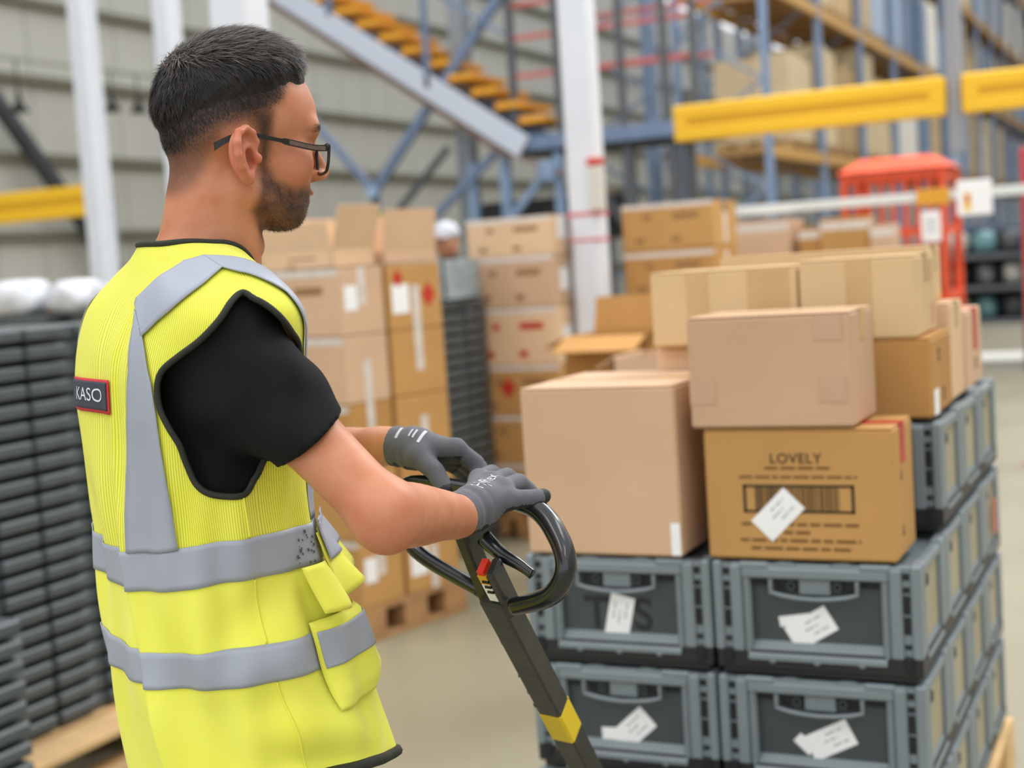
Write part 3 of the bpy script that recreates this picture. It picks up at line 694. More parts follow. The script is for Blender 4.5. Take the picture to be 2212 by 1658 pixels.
def skin_mat():
    m = bpy.data.materials.new('skin'); m.use_nodes = True; nt = m.node_tree; L = nt.links.new; b = nt.nodes['Principled BSDF']
    b.inputs['Roughness'].default_value = .48; b.inputs['Subsurface Weight'].default_value = .12; b.inputs['Subsurface Radius'].default_value = (.012, .005, .003); b.inputs['Subsurface Scale'].default_value = .5
    b.inputs['Specular IOR Level'].default_value = .35
    def N(t, **k):
        n = nt.nodes.new(t)
        for a, v in k.items(): setattr(n, a, v)
        return n
    def attr(nm): n = N('ShaderNodeAttribute'); n.attribute_name = nm; return n.outputs['Fac']
    def mix(f, a, c):
        n = N('ShaderNodeMix', data_type='RGBA'); L(f, n.inputs[0])
        for i, x in ((6, a), (7, c)):
            if isinstance(x, tuple): n.inputs[i].default_value = lin(x) + (1,)
            else: L(x, n.inputs[i])
        return n.outputs[2]
    def math_(op, a, c):
        n = N('ShaderNodeMath', operation=op)
        for i, x in enumerate((a, c)):
            if isinstance(x, (int, float)): n.inputs[i].default_value = x
            else: L(x, n.inputs[i])
        return n.outputs[0]
    tc = N('ShaderNodeTexCoord')
    def noise(sc, det=4):
        n = N('ShaderNodeTexNoise'); n.inputs['Scale'].default_value = sc; n.inputs['Detail'].default_value = det; L(tc.outputs['Object'], n.inputs['Vector']); return n.outputs['Fac']
    def ramp(f, a, c):
        n = N('ShaderNodeMapRange'); n.inputs[1].default_value = a; n.inputs[2].default_value = c; L(f, n.inputs[0]); return n.outputs[0]
    c = mix(ramp(noise(28), .35, .7), (204, 140, 106), (193, 122, 86))
    c = mix(math_('MULTIPLY', attr('red'), ramp(noise(60), .25, .75)), c, (206, 118, 98))
    c = mix(math_('MULTIPLY', attr('lip'), .85), c, (196, 104, 96))
    st = ramp(noise(420, 2), .30, .62)
    fd = math_('MULTIPLY', attr('fade'), math_('ADD', .86, math_('MULTIPLY', st, .14)))
    c = mix(fd, c, (36, 29, 27))
    bd = math_('MULTIPLY', attr('beard'), math_('ADD', .58, math_('ADD', math_('MULTIPLY', ramp(noise(45), .35, .65), .26), math_('MULTIPLY', st, .14))))
    c = mix(bd, c, (48, 35, 28))
    c = mix(attr('brow'), c, (48, 36, 30))
    L(c, b.inputs['Base Color'])
    bn = N('ShaderNodeBump'); bn.inputs['Strength'].default_value = .10; bn.inputs['Distance'].default_value = .001; L(noise(260), bn.inputs['Height']); L(bn.outputs['Normal'], b.inputs['Normal'])
    return m
M_skin = skin_mat()
V, F_ = nets(body, (-.56, 1.38, 1.06), (.02, 2.06, 1.83), .0021)
hv = to_head(V.astype(np.float32)); x, y, z = hv[:, 0], hv[:, 1], hv[:, 2]; ya = np.abs(y)
inhead = sstep(-.13, -.10, z) * (ya < .11)
dL, dC = -poly_sd(x, z, HAIRL), poly_sd(x, z, HAIRC)
fade = (np.clip((dL + .006) / (np.clip(dL, 0, 1) + np.clip(dC, 0, 1) + .012), 0, 1) ** .45) * inhead * sstep(-.004, .016, dL)
earm = (ya > .0745) & (np.abs(x + .004) < .026) & (np.abs(z) < .034)
fade[earm] = 0
beard = sstep(.006, -.010, poly_sd(x, z, BEARD)) * inhead; beard[earm] = 0
lipd = np.hypot((z + .0434) / .0095, y / .026); lip = sstep(1.1, .7, lipd) * (x > .088); beard = beard * (1 - lip)
brow = sstep(.0055, .0025, np.abs(z - (.0455 - .28 * np.clip(ya - .016, 0, 1)))) * sstep(.009, .014, ya) * sstep(.058, .048, ya) * (x > .075)
redm = np.exp(-((x - .078) ** 2 + (z + .012) ** 2) / .0006) * (ya > .025) + .8 * np.exp(-((x - .125) ** 2 + (z + .015) ** 2) / .0002) + .9 * earm
redm = redm + .7 * np.exp(-((V - EO) ** 2).sum(1) / .0016)
me = np_mesh('person', V, F_, M_skin, dict(fade=fade, beard=beard, lip=lip, brow=brow, red=np.clip(redm, 0, 1)), relax=2)
FEET = HALL @ Vector((BO[0], BO[1], 0))
man = link('person', me)
tag(man, 'person in a yellow hi-vis vest, black T-shirt and glasses gripping the pallet truck handle', 'person')
def origin_to(o, p):
    o.data.transform(Matrix.Translation(-p)); o.location = p
origin_to(man, FEET)
def wear(name, me, parent=None):
    me.transform(Matrix.Translation(-FEET)); return link(name, me, parent or man)
def sheet(name, G, mats, parent=None, closed_u=False, uv=None, thick=0.):
    # a grid of points (nu, nv, 3), camera axes
    nu, nv = G.shape[:2]; i = np.arange(nu * nv).reshape(nu, nv)
    if closed_u: i = np.concatenate([i, i[:1]], 0)
    F = np.stack([i[:-1, :-1], i[1:, :-1], i[1:, 1:], i[:-1, 1:]], -1).reshape(-1, 4)
    me = np_mesh(name, G.reshape(-1, 3), F, mats)
    if uv is not None: set_uv(me, uv.reshape(-1, 2))
    o = wear(name, me, parent)
    if thick:
        md = o.modifiers.new('thickness', 'SOLIDIFY'); md.thickness = thick; md.offset = -1
    return o
def set_uv(me, uv):
    l = me.uv_layers.new(name='cloth'); vi = np.empty(len(me.loops), np.int32); me.loops.foreach_get('vertex_index', vi)
    l.data.foreach_set('uv', uv[vi].astype(np.float32).ravel())
def wtube(name, pts, r, m, parent=None, closed=False, seg=8):
    mb = MB(); mb.m = HALL.copy(); mb.tube([Vector(p) for p in pts], r, seg, closed); return wear(name, mb.mesh(name, m, True), parent)

# ---- black T-shirt
def shirt(p):
    b = to_body(p)
    t = np.clip((b[:, 2] - .95) / .5, 0, 1); A = .098 + .0 * t; B = .150 + .012 * t
    cx = np.where(b[:, 2] < 1.2, -.005 + (1.2 - b[:, 2]) * .12, -.012)
    k = np.hypot((b[:, 0] - cx) / A, (b[:, 1] + .005) / B); d = (k - 1) * A
    d = smax(d, b[:, 2] - 1.425, .06); d = smax(d, .93 - b[:, 2], .02)
    for s in (-1, 1): d = smin(d, s_cone(b, (-.03, s * .035 - .015, 1.492), (-.018, s * .15 - .008, 1.452), .030, .040), .04)
    wr = .0022 * np.sin(70 * b[:, 2] + 40 * b[:, 0]) + .0016 * np.sin(120 * b[:, 0] - 60 * b[:, 2])
    for S, E, sg in ((J['S'], J['E'], 1), (J['fS'], J['fE'], -1)):
        ax = (E - S) / np.linalg.norm(E - S); HMp = S + ax * .150
        slv = s_chain(p, [S + np.array([-.012, .012 * sg, .012]), S * .72 + E * .28, S * .1 + E * .9], [.064, .053, .041], .03) + wr * .5
        hn = np.array([.60, .10, -.79]) if sg > 0 else ax; HMp = np.array([-.2229, 1.5103, 1.3217]) if sg > 0 else HMp
        q = (p - HMp.astype(np.float32)) @ (hn / np.linalg.norm(hn)).astype(np.float32)
        d = smin(d, slv, .035); d = np.where(ln(p - HMp.astype(np.float32)) < .15, smax(d, q, .0015), d)
    return d + wr * .5
M_shirt = mat('black_cotton', (19, 19, 21), .9, var=.12, vscale=30, bump=.15, bscale=500, spec=.25)
V, F_ = nets(shirt, (-.62, 1.38, .90), (-.12, 2.06, 1.56), .005)
shirt_o = wear('t_shirt', np_mesh('t_shirt', V, F_, M_shirt, relax=2)); shirt_o['label'] = 'black short-sleeved T-shirt'
# ---- trousers and boots
LEGS = [(bpt(.035, .092, .93), bpt(.075, .105, .5), bpt(.035, .11, .085), bpt(.06, .11, .05), bpt(.19, .125, .035)),
        (bpt(.035, -.092, .93), bpt(.02, -.105, .5), bpt(-.06, -.11, .085), bpt(-.04, -.11, .05), bpt(.09, -.125, .035))]
def trousers(p):
    b = to_body(p)
    d = s_ell(b, (.03, 0, .90), (.118, .162, .13))
    for H_, K, A_, *_ in LEGS: d = smin(d, s_chain(p, [H_, K, A_], [.088, .064, .052], .02), .03)
    d = smax(d, b[:, 2] - .99, .01)
    return d + .003 * np.sin(60 * b[:, 2] + 30 * b[:, 1])
V, F_ = nets(trousers, (-.66, 1.42, .02), (-.05, 1.98, 1.02), .009)
wear('trousers', np_mesh('trousers', V, F_, mat('black_work_cloth', (30, 30, 33), .85, var=.1, vscale=20)))
for H_, K, A_, Hl, T_ in LEGS:
    def boot(p): return np.maximum(smin(s_cone(p, A_ + np.array([0, 0, .05]), Hl, .05, .046), s_cone(p, Hl, T_, .046, .036), .02), .004 - p[:, 2])
    c = (A_ + T_) / 2
    V, F_ = nets(boot, c - np.array([.2, .2, .09]), c + np.array([.2, .2, .15]), .007)
    wear('boot', np_mesh('boot', V, F_, mat('black_leather', (28, 26, 25), .4)))

# ---- yellow vest
def vest_mat(name, ribbed):
    m = bpy.data.materials.new(name); m.use_nodes = True; nt = m.node_tree; L = nt.links.new; b = nt.nodes['Principled BSDF']
    b.inputs['Roughness'].default_value = .7; b.inputs['Sheen Weight'].default_value = .15; b.inputs['Specular IOR Level'].default_value = .25
    uv = nt.nodes.new('ShaderNodeUVMap'); uv.uv_map = 'cloth'
    n = nt.nodes.new('ShaderNodeTexNoise'); n.inputs['Scale'].default_value = 14; L(uv.outputs[0], n.inputs['Vector'])
    r = nt.nodes.new('ShaderNodeValToRGB'); r.color_ramp.elements[0].color = lin((240, 241, 72)) + (1,); r.color_ramp.elements[1].color = lin((250, 249, 112)) + (1,)
    L(n.outputs['Fac'], r.inputs[0]); col = r.outputs[0]
    bn = nt.nodes.new('ShaderNodeBump'); bn.inputs['Distance'].default_value = .0012; bn.inputs['Strength'].default_value = .35
    if ribbed:                                             # open knit: rows of small holes between ribs
        mp = nt.nodes.new('ShaderNodeMapping'); mp.inputs['Scale'].default_value = (1.25, .62, 1); L(uv.outputs[0], mp.inputs[0])
        v = nt.nodes.new('ShaderNodeTexWave'); v.bands_direction = 'X'; v.inputs['Scale'].default_value = 78; v.inputs['Distortion'].default_value = .6; v.inputs['Detail Scale'].default_value = 9; L(uv.outputs[0], v.inputs['Vector'])
        mr = nt.nodes.new('ShaderNodeMapRange'); mr.inputs[1].default_value = .0; mr.inputs[2].default_value = .5; L(v.outputs['Fac'], mr.inputs[0])
        mx = nt.nodes.new('ShaderNodeMix'); mx.data_type = 'RGBA'; L(mr.outputs[0], mx.inputs[0]); mx.inputs[6].default_value = lin((206, 206, 34)) + (1,); L(col, mx.inputs[7]); col = mx.outputs[2]
        L(mr.outputs[0], bn.inputs['Height'])
    else:
        w2 = nt.nodes.new('ShaderNodeTexNoise'); w2.inputs['Scale'].default_value = 700; L(uv.outputs[0], w2.inputs['Vector']); L(w2.outputs['Fac'], bn.inputs['Height']); bn.inputs['Strength'].default_value = .12
    L(col, b.inputs['Base Color']); L(bn.outputs['Normal'], b.inputs['Normal'])
    return m
M_vest = vest_mat('hi_vis_yellow_cloth', False); M_mesh = vest_mat('hi_vis_yellow_knit', True)
M_refl = mat('reflective_tape', (164, 170, 184), .45, .0, var=.04, vscale=12, bump=.05, bscale=900); M_bind = mat('black_binding', (42, 44, 36), .8)
AH = [(4.625, 6.38), (4.73, 6.18), (4.878, 5.88), (5.061, 5.54), (5.236, 5.28), (5.26, 4.9), (5.15, 4.45), (4.98, 4.1), (4.808, 3.84), (4.721, 3.64), (4.616, 3.48), (4.451, 3.48), (4.285, 3.54), (4.154, 3.68), (4.075, 3.92), (4.023, 4.14), (3.918, 4.38), (3.84, 4.58), (3.805, 4.84), (3.84, 5.06), (3.979, 5.26), (4.163, 5.5), (4.32, 5.82), (4.468, 6.2)]
AHs = np.array([tuple(p)[:2] for p in smooth_loop([(a, b, 0) for a, b in AH], 6)])
NU, NV = 420, 200
thg = np.linspace(.03, 2 * np.pi - .03, NU); vg = np.concatenate([np.linspace(0, 3, 70)[:-1], np.linspace(3, 8, NV - 69)])
TH, VV = np.meshgrid(thg, vg, indexing='ij'); TH = TH.copy(); VV = VV.copy()
SX, SV = .18, .1
loops = [AHs, np.stack([2 * np.pi - AHs[:, 0] - .3 * sstep(4.9, 3.9, AHs[:, 0]), AHs[:, 1]], -1)]
keep = np.ones((NU - 1, NV - 1), bool)
for lp in loops:
    cth = .25 * (TH[:-1, :-1] + TH[1:, :-1] + TH[1:, 1:] + TH[:-1, 1:]); cv = .25 * (VV[:-1, :-1] + VV[1:, :-1] + VV[1:, 1:] + VV[:-1, 1:])
    keep &= poly_sd(cth * SX, cv * SV, lp * [SX, SV]) > 0
for lp in loops:
    kp = np.pad(keep, 1, constant_values=True); cor = (kp[:-1, :-1], kp[1:, :-1], kp[1:, 1:], kp[:-1, 1:])
    rim = (~(cor[0] & cor[1] & cor[2] & cor[3])) & (cor[0] | cor[1] | cor[2] | cor[3])
    near = np.abs(poly_sd(TH * SX, VV * SV, lp * [SX, SV])) < .02
    for i, j in np.argwhere(rim & near):
        d = ((lp - [TH[i, j], VV[i, j]]) * [SX, SV]); k = np.argmin((d ** 2).sum(1)); TH[i, j], VV[i, j] = lp[k]
GP = vest_point(TH, VV); ii = np.arange(NU * NV).reshape(NU, NV)
FQ = np.stack([ii[:-1, :-1], ii[1:, :-1], ii[1:, 1:], ii[:-1, 1:]], -1)
used = np.unique(FQ[keep]); re = -np.ones(NU * NV, int); re[used] = np.arange(len(used))
me = np_mesh('safety_vest', GP.reshape(-1, 3)[used], re[FQ[keep]], [M_vest, M_mesh])
set_uv(me, np.stack([TH * SX, VV * SV], -1).reshape(-1, 2)[used])
mi = np.zeros((NU - 1, NV - 1), np.int32); mi[:, 69:] = 1
if len(me.polygons) == keep.sum(): me.polygons.foreach_set('material_index', mi[keep])
vest = wear('safety_vest', me); vest['label'] = 'yellow hi-vis vest with grey reflective bands and black binding'
md = vest.modifiers.new('thickness', 'SOLIDIFY'); md.thickness = .0016; md.offset = -1
def vstrip(name, Lp, Rp, m, off=.0022, rows=60, cols=10, offfn=None):
    def rs(P, n):
        P = np.array(P, float); s = np.r_[0, np.cumsum(np.hypot(*((P[1:] - P[:-1]) * [SX, SV]).T))]; t = np.linspace(0, s[-1], n)
        return np.stack([np.interp(t, s, P[:, 0]), np.interp(t, s, P[:, 1])], -1)
    A, B = rs(Lp, rows), rs(Rp, rows); t = np.linspace(0, 1, cols)[None, :, None]; Q = A[:, None] * (1 - t) + B[:, None] * t
    G = vest_point(Q[..., 0], Q[..., 1], off if offfn is None else offfn(Q[..., 0], Q[..., 1]) + off)
    return sheet(name, G, m, vest, uv=Q * [SX, SV], thick=.0012)
mir = lambda P: [(2 * math.pi - a, b) for a, b in P]
# bands round the body
vstrip('reflective_band', [(.04, 2.62), (6.24, 2.62)], [(.04, 3.01), (6.24, 3.01)], M_refl, rows=460, cols=8)
vstrip('reflective_band', [(.04, 1.5), (6.24, 1.5)], [(.04, 2.01), (6.24, 2.01)], M_refl, rows=460, cols=8)
bl = [(3.456, 3.0), (3.482, 3.48), (3.508, 3.96), (3.526, 4.48), (3.526, 5.06), (3.470, 5.62), (3.40, 6.1)]; br = [(3.944, 3.0), (3.927, 3.48), (3.892, 3.94), (3.831, 4.48), (3.77, 4.88), (3.648, 5.34), (3.569, 5.6)]
ul = [(3.386, 6.2), (3.386, 6.34), (3.526, 6.58), (3.674, 6.82), (4.006, 7.24), (4.302, 7.32)]; ur = [(3.560, 5.58), (3.691, 5.86), (3.962, 6.24), (4.328, 6.76), (4.494, 6.94)]
fl = [(4.494, 6.94), (4.75, 6.72), (5.1, 6.3), (5.35, 5.6), (5.45, 4.5), (5.45, 3.0)]; fr = [(4.302, 7.32), (4.7, 7.2), (5.25, 6.9), (5.6, 6.2), (5.75, 5.), (5.8, 3.0)]
for a, b in ((bl, br), (ul, ur), (fr, fl)):
    vstrip('reflective_brace', a, b, M_refl, .0030); vstrip('reflective_brace', [(t_ - .6, v_) for t_, v_ in mir(b)] if a is not fr else mir(b), [(t_ - .6, v_) for t_, v_ in mir(a)] if a is not fr else mir(a), M_refl, .0030)
for lp in loops: wtube('armhole_binding', vest_point(lp[:, 0], lp[:, 1], .0), .0036, M_bind, vest, True)
tt = np.linspace(.03, 2 * np.pi - .03, 90)
wtube('neck_binding', vest_point(tt, np.full(90, 8.)), .0038, M_bind, vest)
wtube('hem_binding', vest_point(tt, np.full(90, .02)), .0065, M_bind, vest)
for th_ in (4.58, 2 * np.pi - 4.58): [wtube('side_seam', vest_point(np.full(24, th_) + .02 * np.sin(np.linspace(a_, b_, 24) * 2.6), np.linspace(a_, b_, 24), .0012), .0012, M_vest, vest) for a_, b_ in ((.05, 1.49), (2.02, 2.61), (3.02, 3.45))]
# badge
BD = lambda th, v: vest_point(th, v, .0036)
vstrip('badge', [(2.70, 4.50), (2.70, 4.92)], [(3.312, 4.50), (3.312, 4.92)], mat('badge_red', (206, 52, 62), .7), .0020, 12, 26)
bdg = vstrip('badge_field', [(2.715, 4.54), (2.715, 4.885)], [(3.295, 4.54), (3.295, 4.885)], mat('badge_navy', (58, 62, 76), .7), .0034, 12, 26)
vs, fs = text_data('KASO', 1.0, 0.0, 1.02); vs = np.array(vs); w0, w1 = vs[:, 0].min(), vs[:, 0].max(); h0, h1 = vs[:, 1].min(), vs[:, 1].max()
mb = MB(); P_ = vest_point(2.865 + (vs[:, 0] - w0) / (w1 - w0) * .345, 4.635 + (vs[:, 1] - h0) / (h1 - h0) * .165, .0052); mb.m = HALL.copy(); mb.add([tuple(p) for p in P_], fs)
wear('badge_lettering', mb.mesh('badge_lettering', mat('badge_white', (226, 230, 232), .7)), vest)
# pockets on the front
def pk(th, v):
    a = np.clip((th - 4.90) / .14, 0, 1) * np.clip((5.85 - th) / .12, 0, 1); b = np.clip((v - .86) / .22, 0, 1) * np.clip((2.16 - v) / .12, 0, 1)
    return .013 * (a * b) ** .6
vstrip('pocket', [(4.90, .86), (4.90, 2.12)], [(5.86, .92), (5.86, 2.12)], M_vest, .004, 30, 30, pk)
vstrip('pocket_band', [(4.92, 1.5), (4.92, 2.01)], [(5.85, 1.5), (5.85, 2.01)], M_refl, .0062, 14, 30, pk)
def fp(th, v): return .004 + .018 * np.clip((2.66 - v) / .45, 0, 1) + .006 * np.sin(9 * th)
vstrip('pocket_flap', [(4.965, 2.20), (4.965, 2.63)], [(5.26, 2.14), (5.26, 2.63)], M_vest, .002, 10, 10, fp)
def fp2(th, v): return .004 + .030 * np.clip((2.9 - v) / .6, 0, 1) * np.clip((th - 5.2) / .3, .3, 1)
vstrip('pocket_flap', [(5.24, 2.24), (5.24, 2.9)], [(5.95, 2.38), (5.95, 2.9)], M_vest, .002, 12, 16, fp2)
vstrip('pocket_band', [(5.26, 2.62), (5.26, 3.0)], [(5.95, 2.62), (5.95, 3.0)], M_refl, .006, 12, 16, fp2)
st_ = MB(); st_.m = HALL.copy(); rs_ = np.random.RandomState(3)
for k in range(26):
    a, b = rs_.uniform(5.0, 5.28), rs_.uniform(2.64, 2.98); r_ = rs_.uniform(.0006, .002)
    c = vest_point(a, b, .0038); t1 = vest_point(a + .01, b, .0038) - c; t2 = vest_point(a, b + .02, .0038) - c; t1 /= np.linalg.norm(t1); t2 /= np.linalg.norm(t2)
    st_.add([tuple(c + (t1 * math.cos(q) + t2 * math.sin(q) * 1.4) * r_) for q in [k2 * 1.0472 for k2 in range(6)]], [(0, 1, 2, 3, 4, 5)])
o = wear('stain', st_.mesh('stain', mat('grime', (92, 90, 92), .9)), vest); o['kind'] = 'stuff'

# ---- gloves
def glove(cuff0, wrist, fingers, mcps, thumb, rc):
    cuff0 = np.asarray(cuff0); wrist = np.asarray(wrist); ax = (wrist - cuff0) / np.linalg.norm(wrist - cuff0)
    def fn(p):
        d = s_cone(p, cuff0 - ax * .02, wrist, rc, rc - .002)
        for m_ in mcps: d = smin(d, s_cone(p, wrist, m_, .0205, .0125), .012)
        for i in range(len(mcps) - 1): d = smin(d, s_cone(p, mcps[i], mcps[i + 1], .0118, .0118), .006)
        d = smin(d, s_cone(p, wrist, thumb[0], .018, .0155), .014)
        for fg in fingers: d = smin(d, s_chain(p, fg, [.0115, .0112, .0104, .0092]), .0035)
        d = smin(d, s_chain(p, thumb, [.0145, .0122, .0108]), .006)
        q = (p - cuff0.astype(np.float32)) @ ax.astype(np.float32)
        d = smax(d, -q, .002)
        return d + .0005 * np.sin(q * 420.) * (q < .035)
    return fn
M_glove = mat('glove_knit', (94, 94, 102), .8, var=.08, vscale=60, bump=.3, bscale=900, sheen=.15); M_gprint = mat('glove_white_print', (206, 208, 214), .7)
M_gpalm = mat('glove_palm', (40, 40, 42), .7)
def make_glove(cuff0, wrist, pre, rc, lo, hi, palm_dir):
    fs_ = [[J[pre + f + '_' + j] for j in 'mpdt'] for f in 'imrl']; th_ = [J[pre + 't_%d' % k] for k in range(3)]
    fn = glove(cuff0, wrist, fs_, [f[0] for f in fs_], th_, rc)
    V, F = nets(fn, lo, hi, .0021); me = np_mesh('glove', V, F, [M_glove, M_gpalm], relax=2)
    n = np.empty(len(me.polygons) * 3); me.polygons.foreach_get('normal', n); n = n.reshape(-1, 3) @ HM
    tips = np.array([f[3] for f in fs_] + [th_[2]]); cen = V[F].mean(1)
    mi = ((n @ np.asarray(palm_dir)) > .62) | (((cen[:, None] - tips[None]) ** 2).sum(-1).min(1) < .011 ** 2)
    if len(mi) == len(me.polygons): me.polygons.foreach_set('material_index', mi.astype(np.int32))
    o = wear('glove', me); o['label'] = 'grey knitted work glove'; return o, fn
gR, fnR = make_glove((-.0720, 1.6370, 1.2112), (-.0530, 1.6640, 1.2150), 'r', .0285, (-.115, 1.59, 1.15), (.055, 1.81, 1.29), (-.2, -.25, -.95))
gL, fnL = make_glove((-.1590, 1.8273, 1.2742), (-.1300, 1.8125, 1.2709), 'l', .0275, (-.215, 1.72, 1.17), (-.01, 1.91, 1.33), (.3, -.1, -.95))
def on_glove(fn, p, n0, lift=.0006):                      # drop a point onto the glove along -n0
    p = np.asarray(p, np.float32)
    for _ in range(14): p = p - np.asarray(n0, np.float32) * (fn(p[None])[0] - lift) * .9
    return p
def glove_text(txt, fn, c, ex_, ey_, w_, name, par, ht=.018):
    vs, fs = text_data(txt, 1.0, 0.0); vs = np.array(vs); a0, a1 = vs[:, 0].min(), vs[:, 0].max(); b0, b1 = vs[:, 1].min(), vs[:, 1].max()
    ex_ = np.array(ex_, float); ex_ /= np.linalg.norm(ex_); ey_ = np.array(ey_, float); ey_ -= ex_ * (ey_ @ ex_); ey_ /= np.linalg.norm(ey_); n0 = np.cross(ex_, ey_)
    P = [on_glove(fn, np.array(c) + ex_ * ((q[0] - a0) / (a1 - a0) - .5) * w_ + ey_ * ((q[1] - b0) / (b1 - b0) - .5) * ht + n0 * .02, n0) for q in vs]
    mb = MB(); mb.m = HALL.copy(); mb.add([tuple(map(float, p)) for p in P], fs); return wear(name, mb.mesh(name, M_gprint), par)
_w = np.array((-.0530, 1.6640, 1.2150)); _a = J['rm_m'] - _w; _b = J['ri_m'] - J['rl_m']
glove_text('HyFlex', fnR, _w + .62 * (J['rr_m'] * .75 + J['rm_m'] * .25 - _w), _a, _b, .046, 'print', gR, .021)['kind'] = 'stuff'
for k, (t_, l_) in enumerate(((.012, .020), (.03, .014), (.036, .016), (.046, .026))):      # cuff print on the far glove
    ax = np.array((.0350, -.0180, -.0040)); ax /= np.linalg.norm(ax); c = np.array((-.1590, 1.8273, 1.2742)) + ax * t_
    mb = MB(); mb.m = HALL.copy(); up_ = np.array((0., -.62, .78)); sd_ = np.cross(ax, up_)
    q = []
    for a_ in np.linspace(-.5, .5, 6):
        for b_ in (-.5, .5):
            q.append(tuple(map(float, on_glove(fnL, c + up_ * .04 + sd_ * a_ * l_ + ax * b_ * (.004 if k in (0, 3) else .0025), up_))))
    mb.add(q, [(2 * i, 2 * i + 1, 2 * i + 3, 2 * i + 2) for i in range(5)]); wear('print', mb.mesh('print', M_gprint), gL)

# ---- hair
def hairt(h):
    d = poly_sd(h[:, 0].astype(float), h[:, 2].astype(float), HAIRC)
    t = sstep(.004, -.045, d)
    t = np.maximum(t, 0) * (.0125 + .004 * sstep(-.03, .06, h[:, 0])) - .0028
    fr = sstep(.05, .10, h[:, 0]) * sstep(.07, .10, h[:, 2])
    return (t + .002 * fr).astype(np.float32)
def haircap(p):
    h = to_head(p); d = cranium(h)
    return d - hairt(h) + .0008 * np.sin(h[:, 0] * 300 + 2 * np.sin(h[:, 1] * 200)) * np.sin(h[:, 2] * 250)
M_hair = mat('dark_brown_hair', (36, 30, 27), .5, var=.25, vscale=60, spec=.35)
V, F_ = nets(haircap, hp(0, 0, 0) - np.array([.13, .13, .08]), hp(0, 0, 0) + np.array([.14, .14, .19]), .0032)
h = to_head(V.astype(np.float32)); hd = poly_sd(h[:, 0], h[:, 2], HAIRC)
ok = (hd < -.004)[F_].all(1); F_ = F_[ok]; u_ = np.unique(F_); re = -np.ones(len(V), int); re[u_] = np.arange(len(u_))
hair = wear('hair', np_mesh('hair', V[u_], re[F_], M_hair)); hair['label'] = 'short dark brown hair faded at the sides'
def strands(name, roots, nrm, dirs, L, wid, m, parent, seg=4, curl=.3, seed=1):
    rs = np.random.RandomState(seed); n = len(roots); P = np.zeros((n, seg + 1, 3)); P[:, 0] = roots
    d = nrm * (1 - curl) + dirs * curl; d /= np.linalg.norm(d, axis=1, keepdims=True)
    for k in range(seg):
        d = d * .72 + dirs * .34 + rs.normal(0, .07, (n, 3)); d /= np.linalg.norm(d, axis=1, keepdims=True)
        P[:, k + 1] = P[:, k] + d * (L / seg)[:, None]
    s = np.cross(dirs, nrm); s /= np.linalg.norm(s, axis=1, keepdims=True) + 1e-9
    Vv = []; Fv_ = []
    for k in range(seg + 1):
        w_ = (wid * (1 - .85 * k / seg))[:, None]; Vv += [P[:, k] - s * w_, P[:, k] + s * w_]
    Vv = np.stack(Vv, 1).reshape(-1, 3); b = np.arange(n)[:, None] * (2 * seg + 2)
    F = np.concatenate([np.concatenate([b + 2 * k, b + 2 * k + 1, b + 2 * k + 3, b + 2 * k + 2], 1) for k in range(seg)])
    o = wear(name, np_mesh(name, Vv, F, m), parent); o['kind'] = 'stuff'; return o
def sample(V, F, w, n, seed):
    rs = np.random.RandomState(seed); a = V[F]; nr = np.cross(a[:, 2] - a[:, 0], a[:, 3] - a[:, 1]); ar = np.linalg.norm(nr, axis=1); nr /= ar[:, None] + 1e-12
    p = ar * w(a.mean(1)); f = rs.choice(len(F), n, p=p / p.sum()); u, v = rs.rand(n, 1), rs.rand(n, 1)
    return a[f, 0] * (1 - u) * (1 - v) + a[f, 1] * u * (1 - v) + a[f, 2] * u * v + a[f, 3] * (1 - u) * v, nr[f]
rt, nr = sample(V, F_, lambda c: np.ones(len(c)), 18000, 4)
Vs, Fs = nets(lambda p: cranium(to_head(p)), hp(0, 0, 0) - np.array([.13, .13, .06]), hp(0, 0, 0) + np.array([.14, .14, .19]), .0045)
def fw(c):
    h_ = to_head(c.astype(np.float32)); a_, b_ = -poly_sd(h_[:, 0], h_[:, 2], HAIRL), poly_sd(h_[:, 0], h_[:, 2], HAIRC)
    return np.where((b_ > -.022) & (a_ > 0), np.clip(a_ / (a_ + np.clip(b_, 0, 1) + .004), 0, 1) ** 2, 0) + 1e-9
rt2, nr2 = sample(Vs, Fs, fw, 13000, 14); fq = fw(rt2)
dl2 = np.tile(np.array([.25, 0, -1.]) @ np.stack([HF, HL, HZ]), (len(rt2), 1)) + RNG.normal(0, .3, (len(rt2), 3)); dl2 /= np.linalg.norm(dl2, axis=1, keepdims=True)
strands('fade_strands', rt2 - nr2 * .0003, nr2, dl2, .0015 + .0045 * fq, .0001 + .0003 * fq, M_hair, hair, seg=2, curl=.6, seed=11)
hh = to_head(rt.astype(np.float32)); dd = -poly_sd(hh[:, 0], hh[:, 2], HAIRC)
top = sstep(.085, .13, hh[:, 2])
dl = np.stack([-.15 + (.70 + .5 * top) * sstep(-.075, -.015, hh[:, 0]), hh[:, 1] * 4, -1.15 + 1.0 * top * (1 - .8 * sstep(.075, .10, hh[:, 0]))], -1) + RNG.normal(0, .22, (len(rt), 3))
dl = dl @ np.stack([HF, HL, HZ]); dl = dl - nr * (dl * nr).sum(1, keepdims=True) * .85; dl /= np.linalg.norm(dl, axis=1, keepdims=True)
Lh = .003 + .012 * sstep(.004, .045, dd) + .007 * top; Lh *= RNG.uniform(.6, 1.15, len(rt))
strands('hair_strands', rt - nr * .001, nr, dl, Lh, np.full(len(rt), .00055), M_hair, hair, curl=.66)
lt = (hh[:, 2] > .11) & (RNG.rand(len(rt)) < .16)
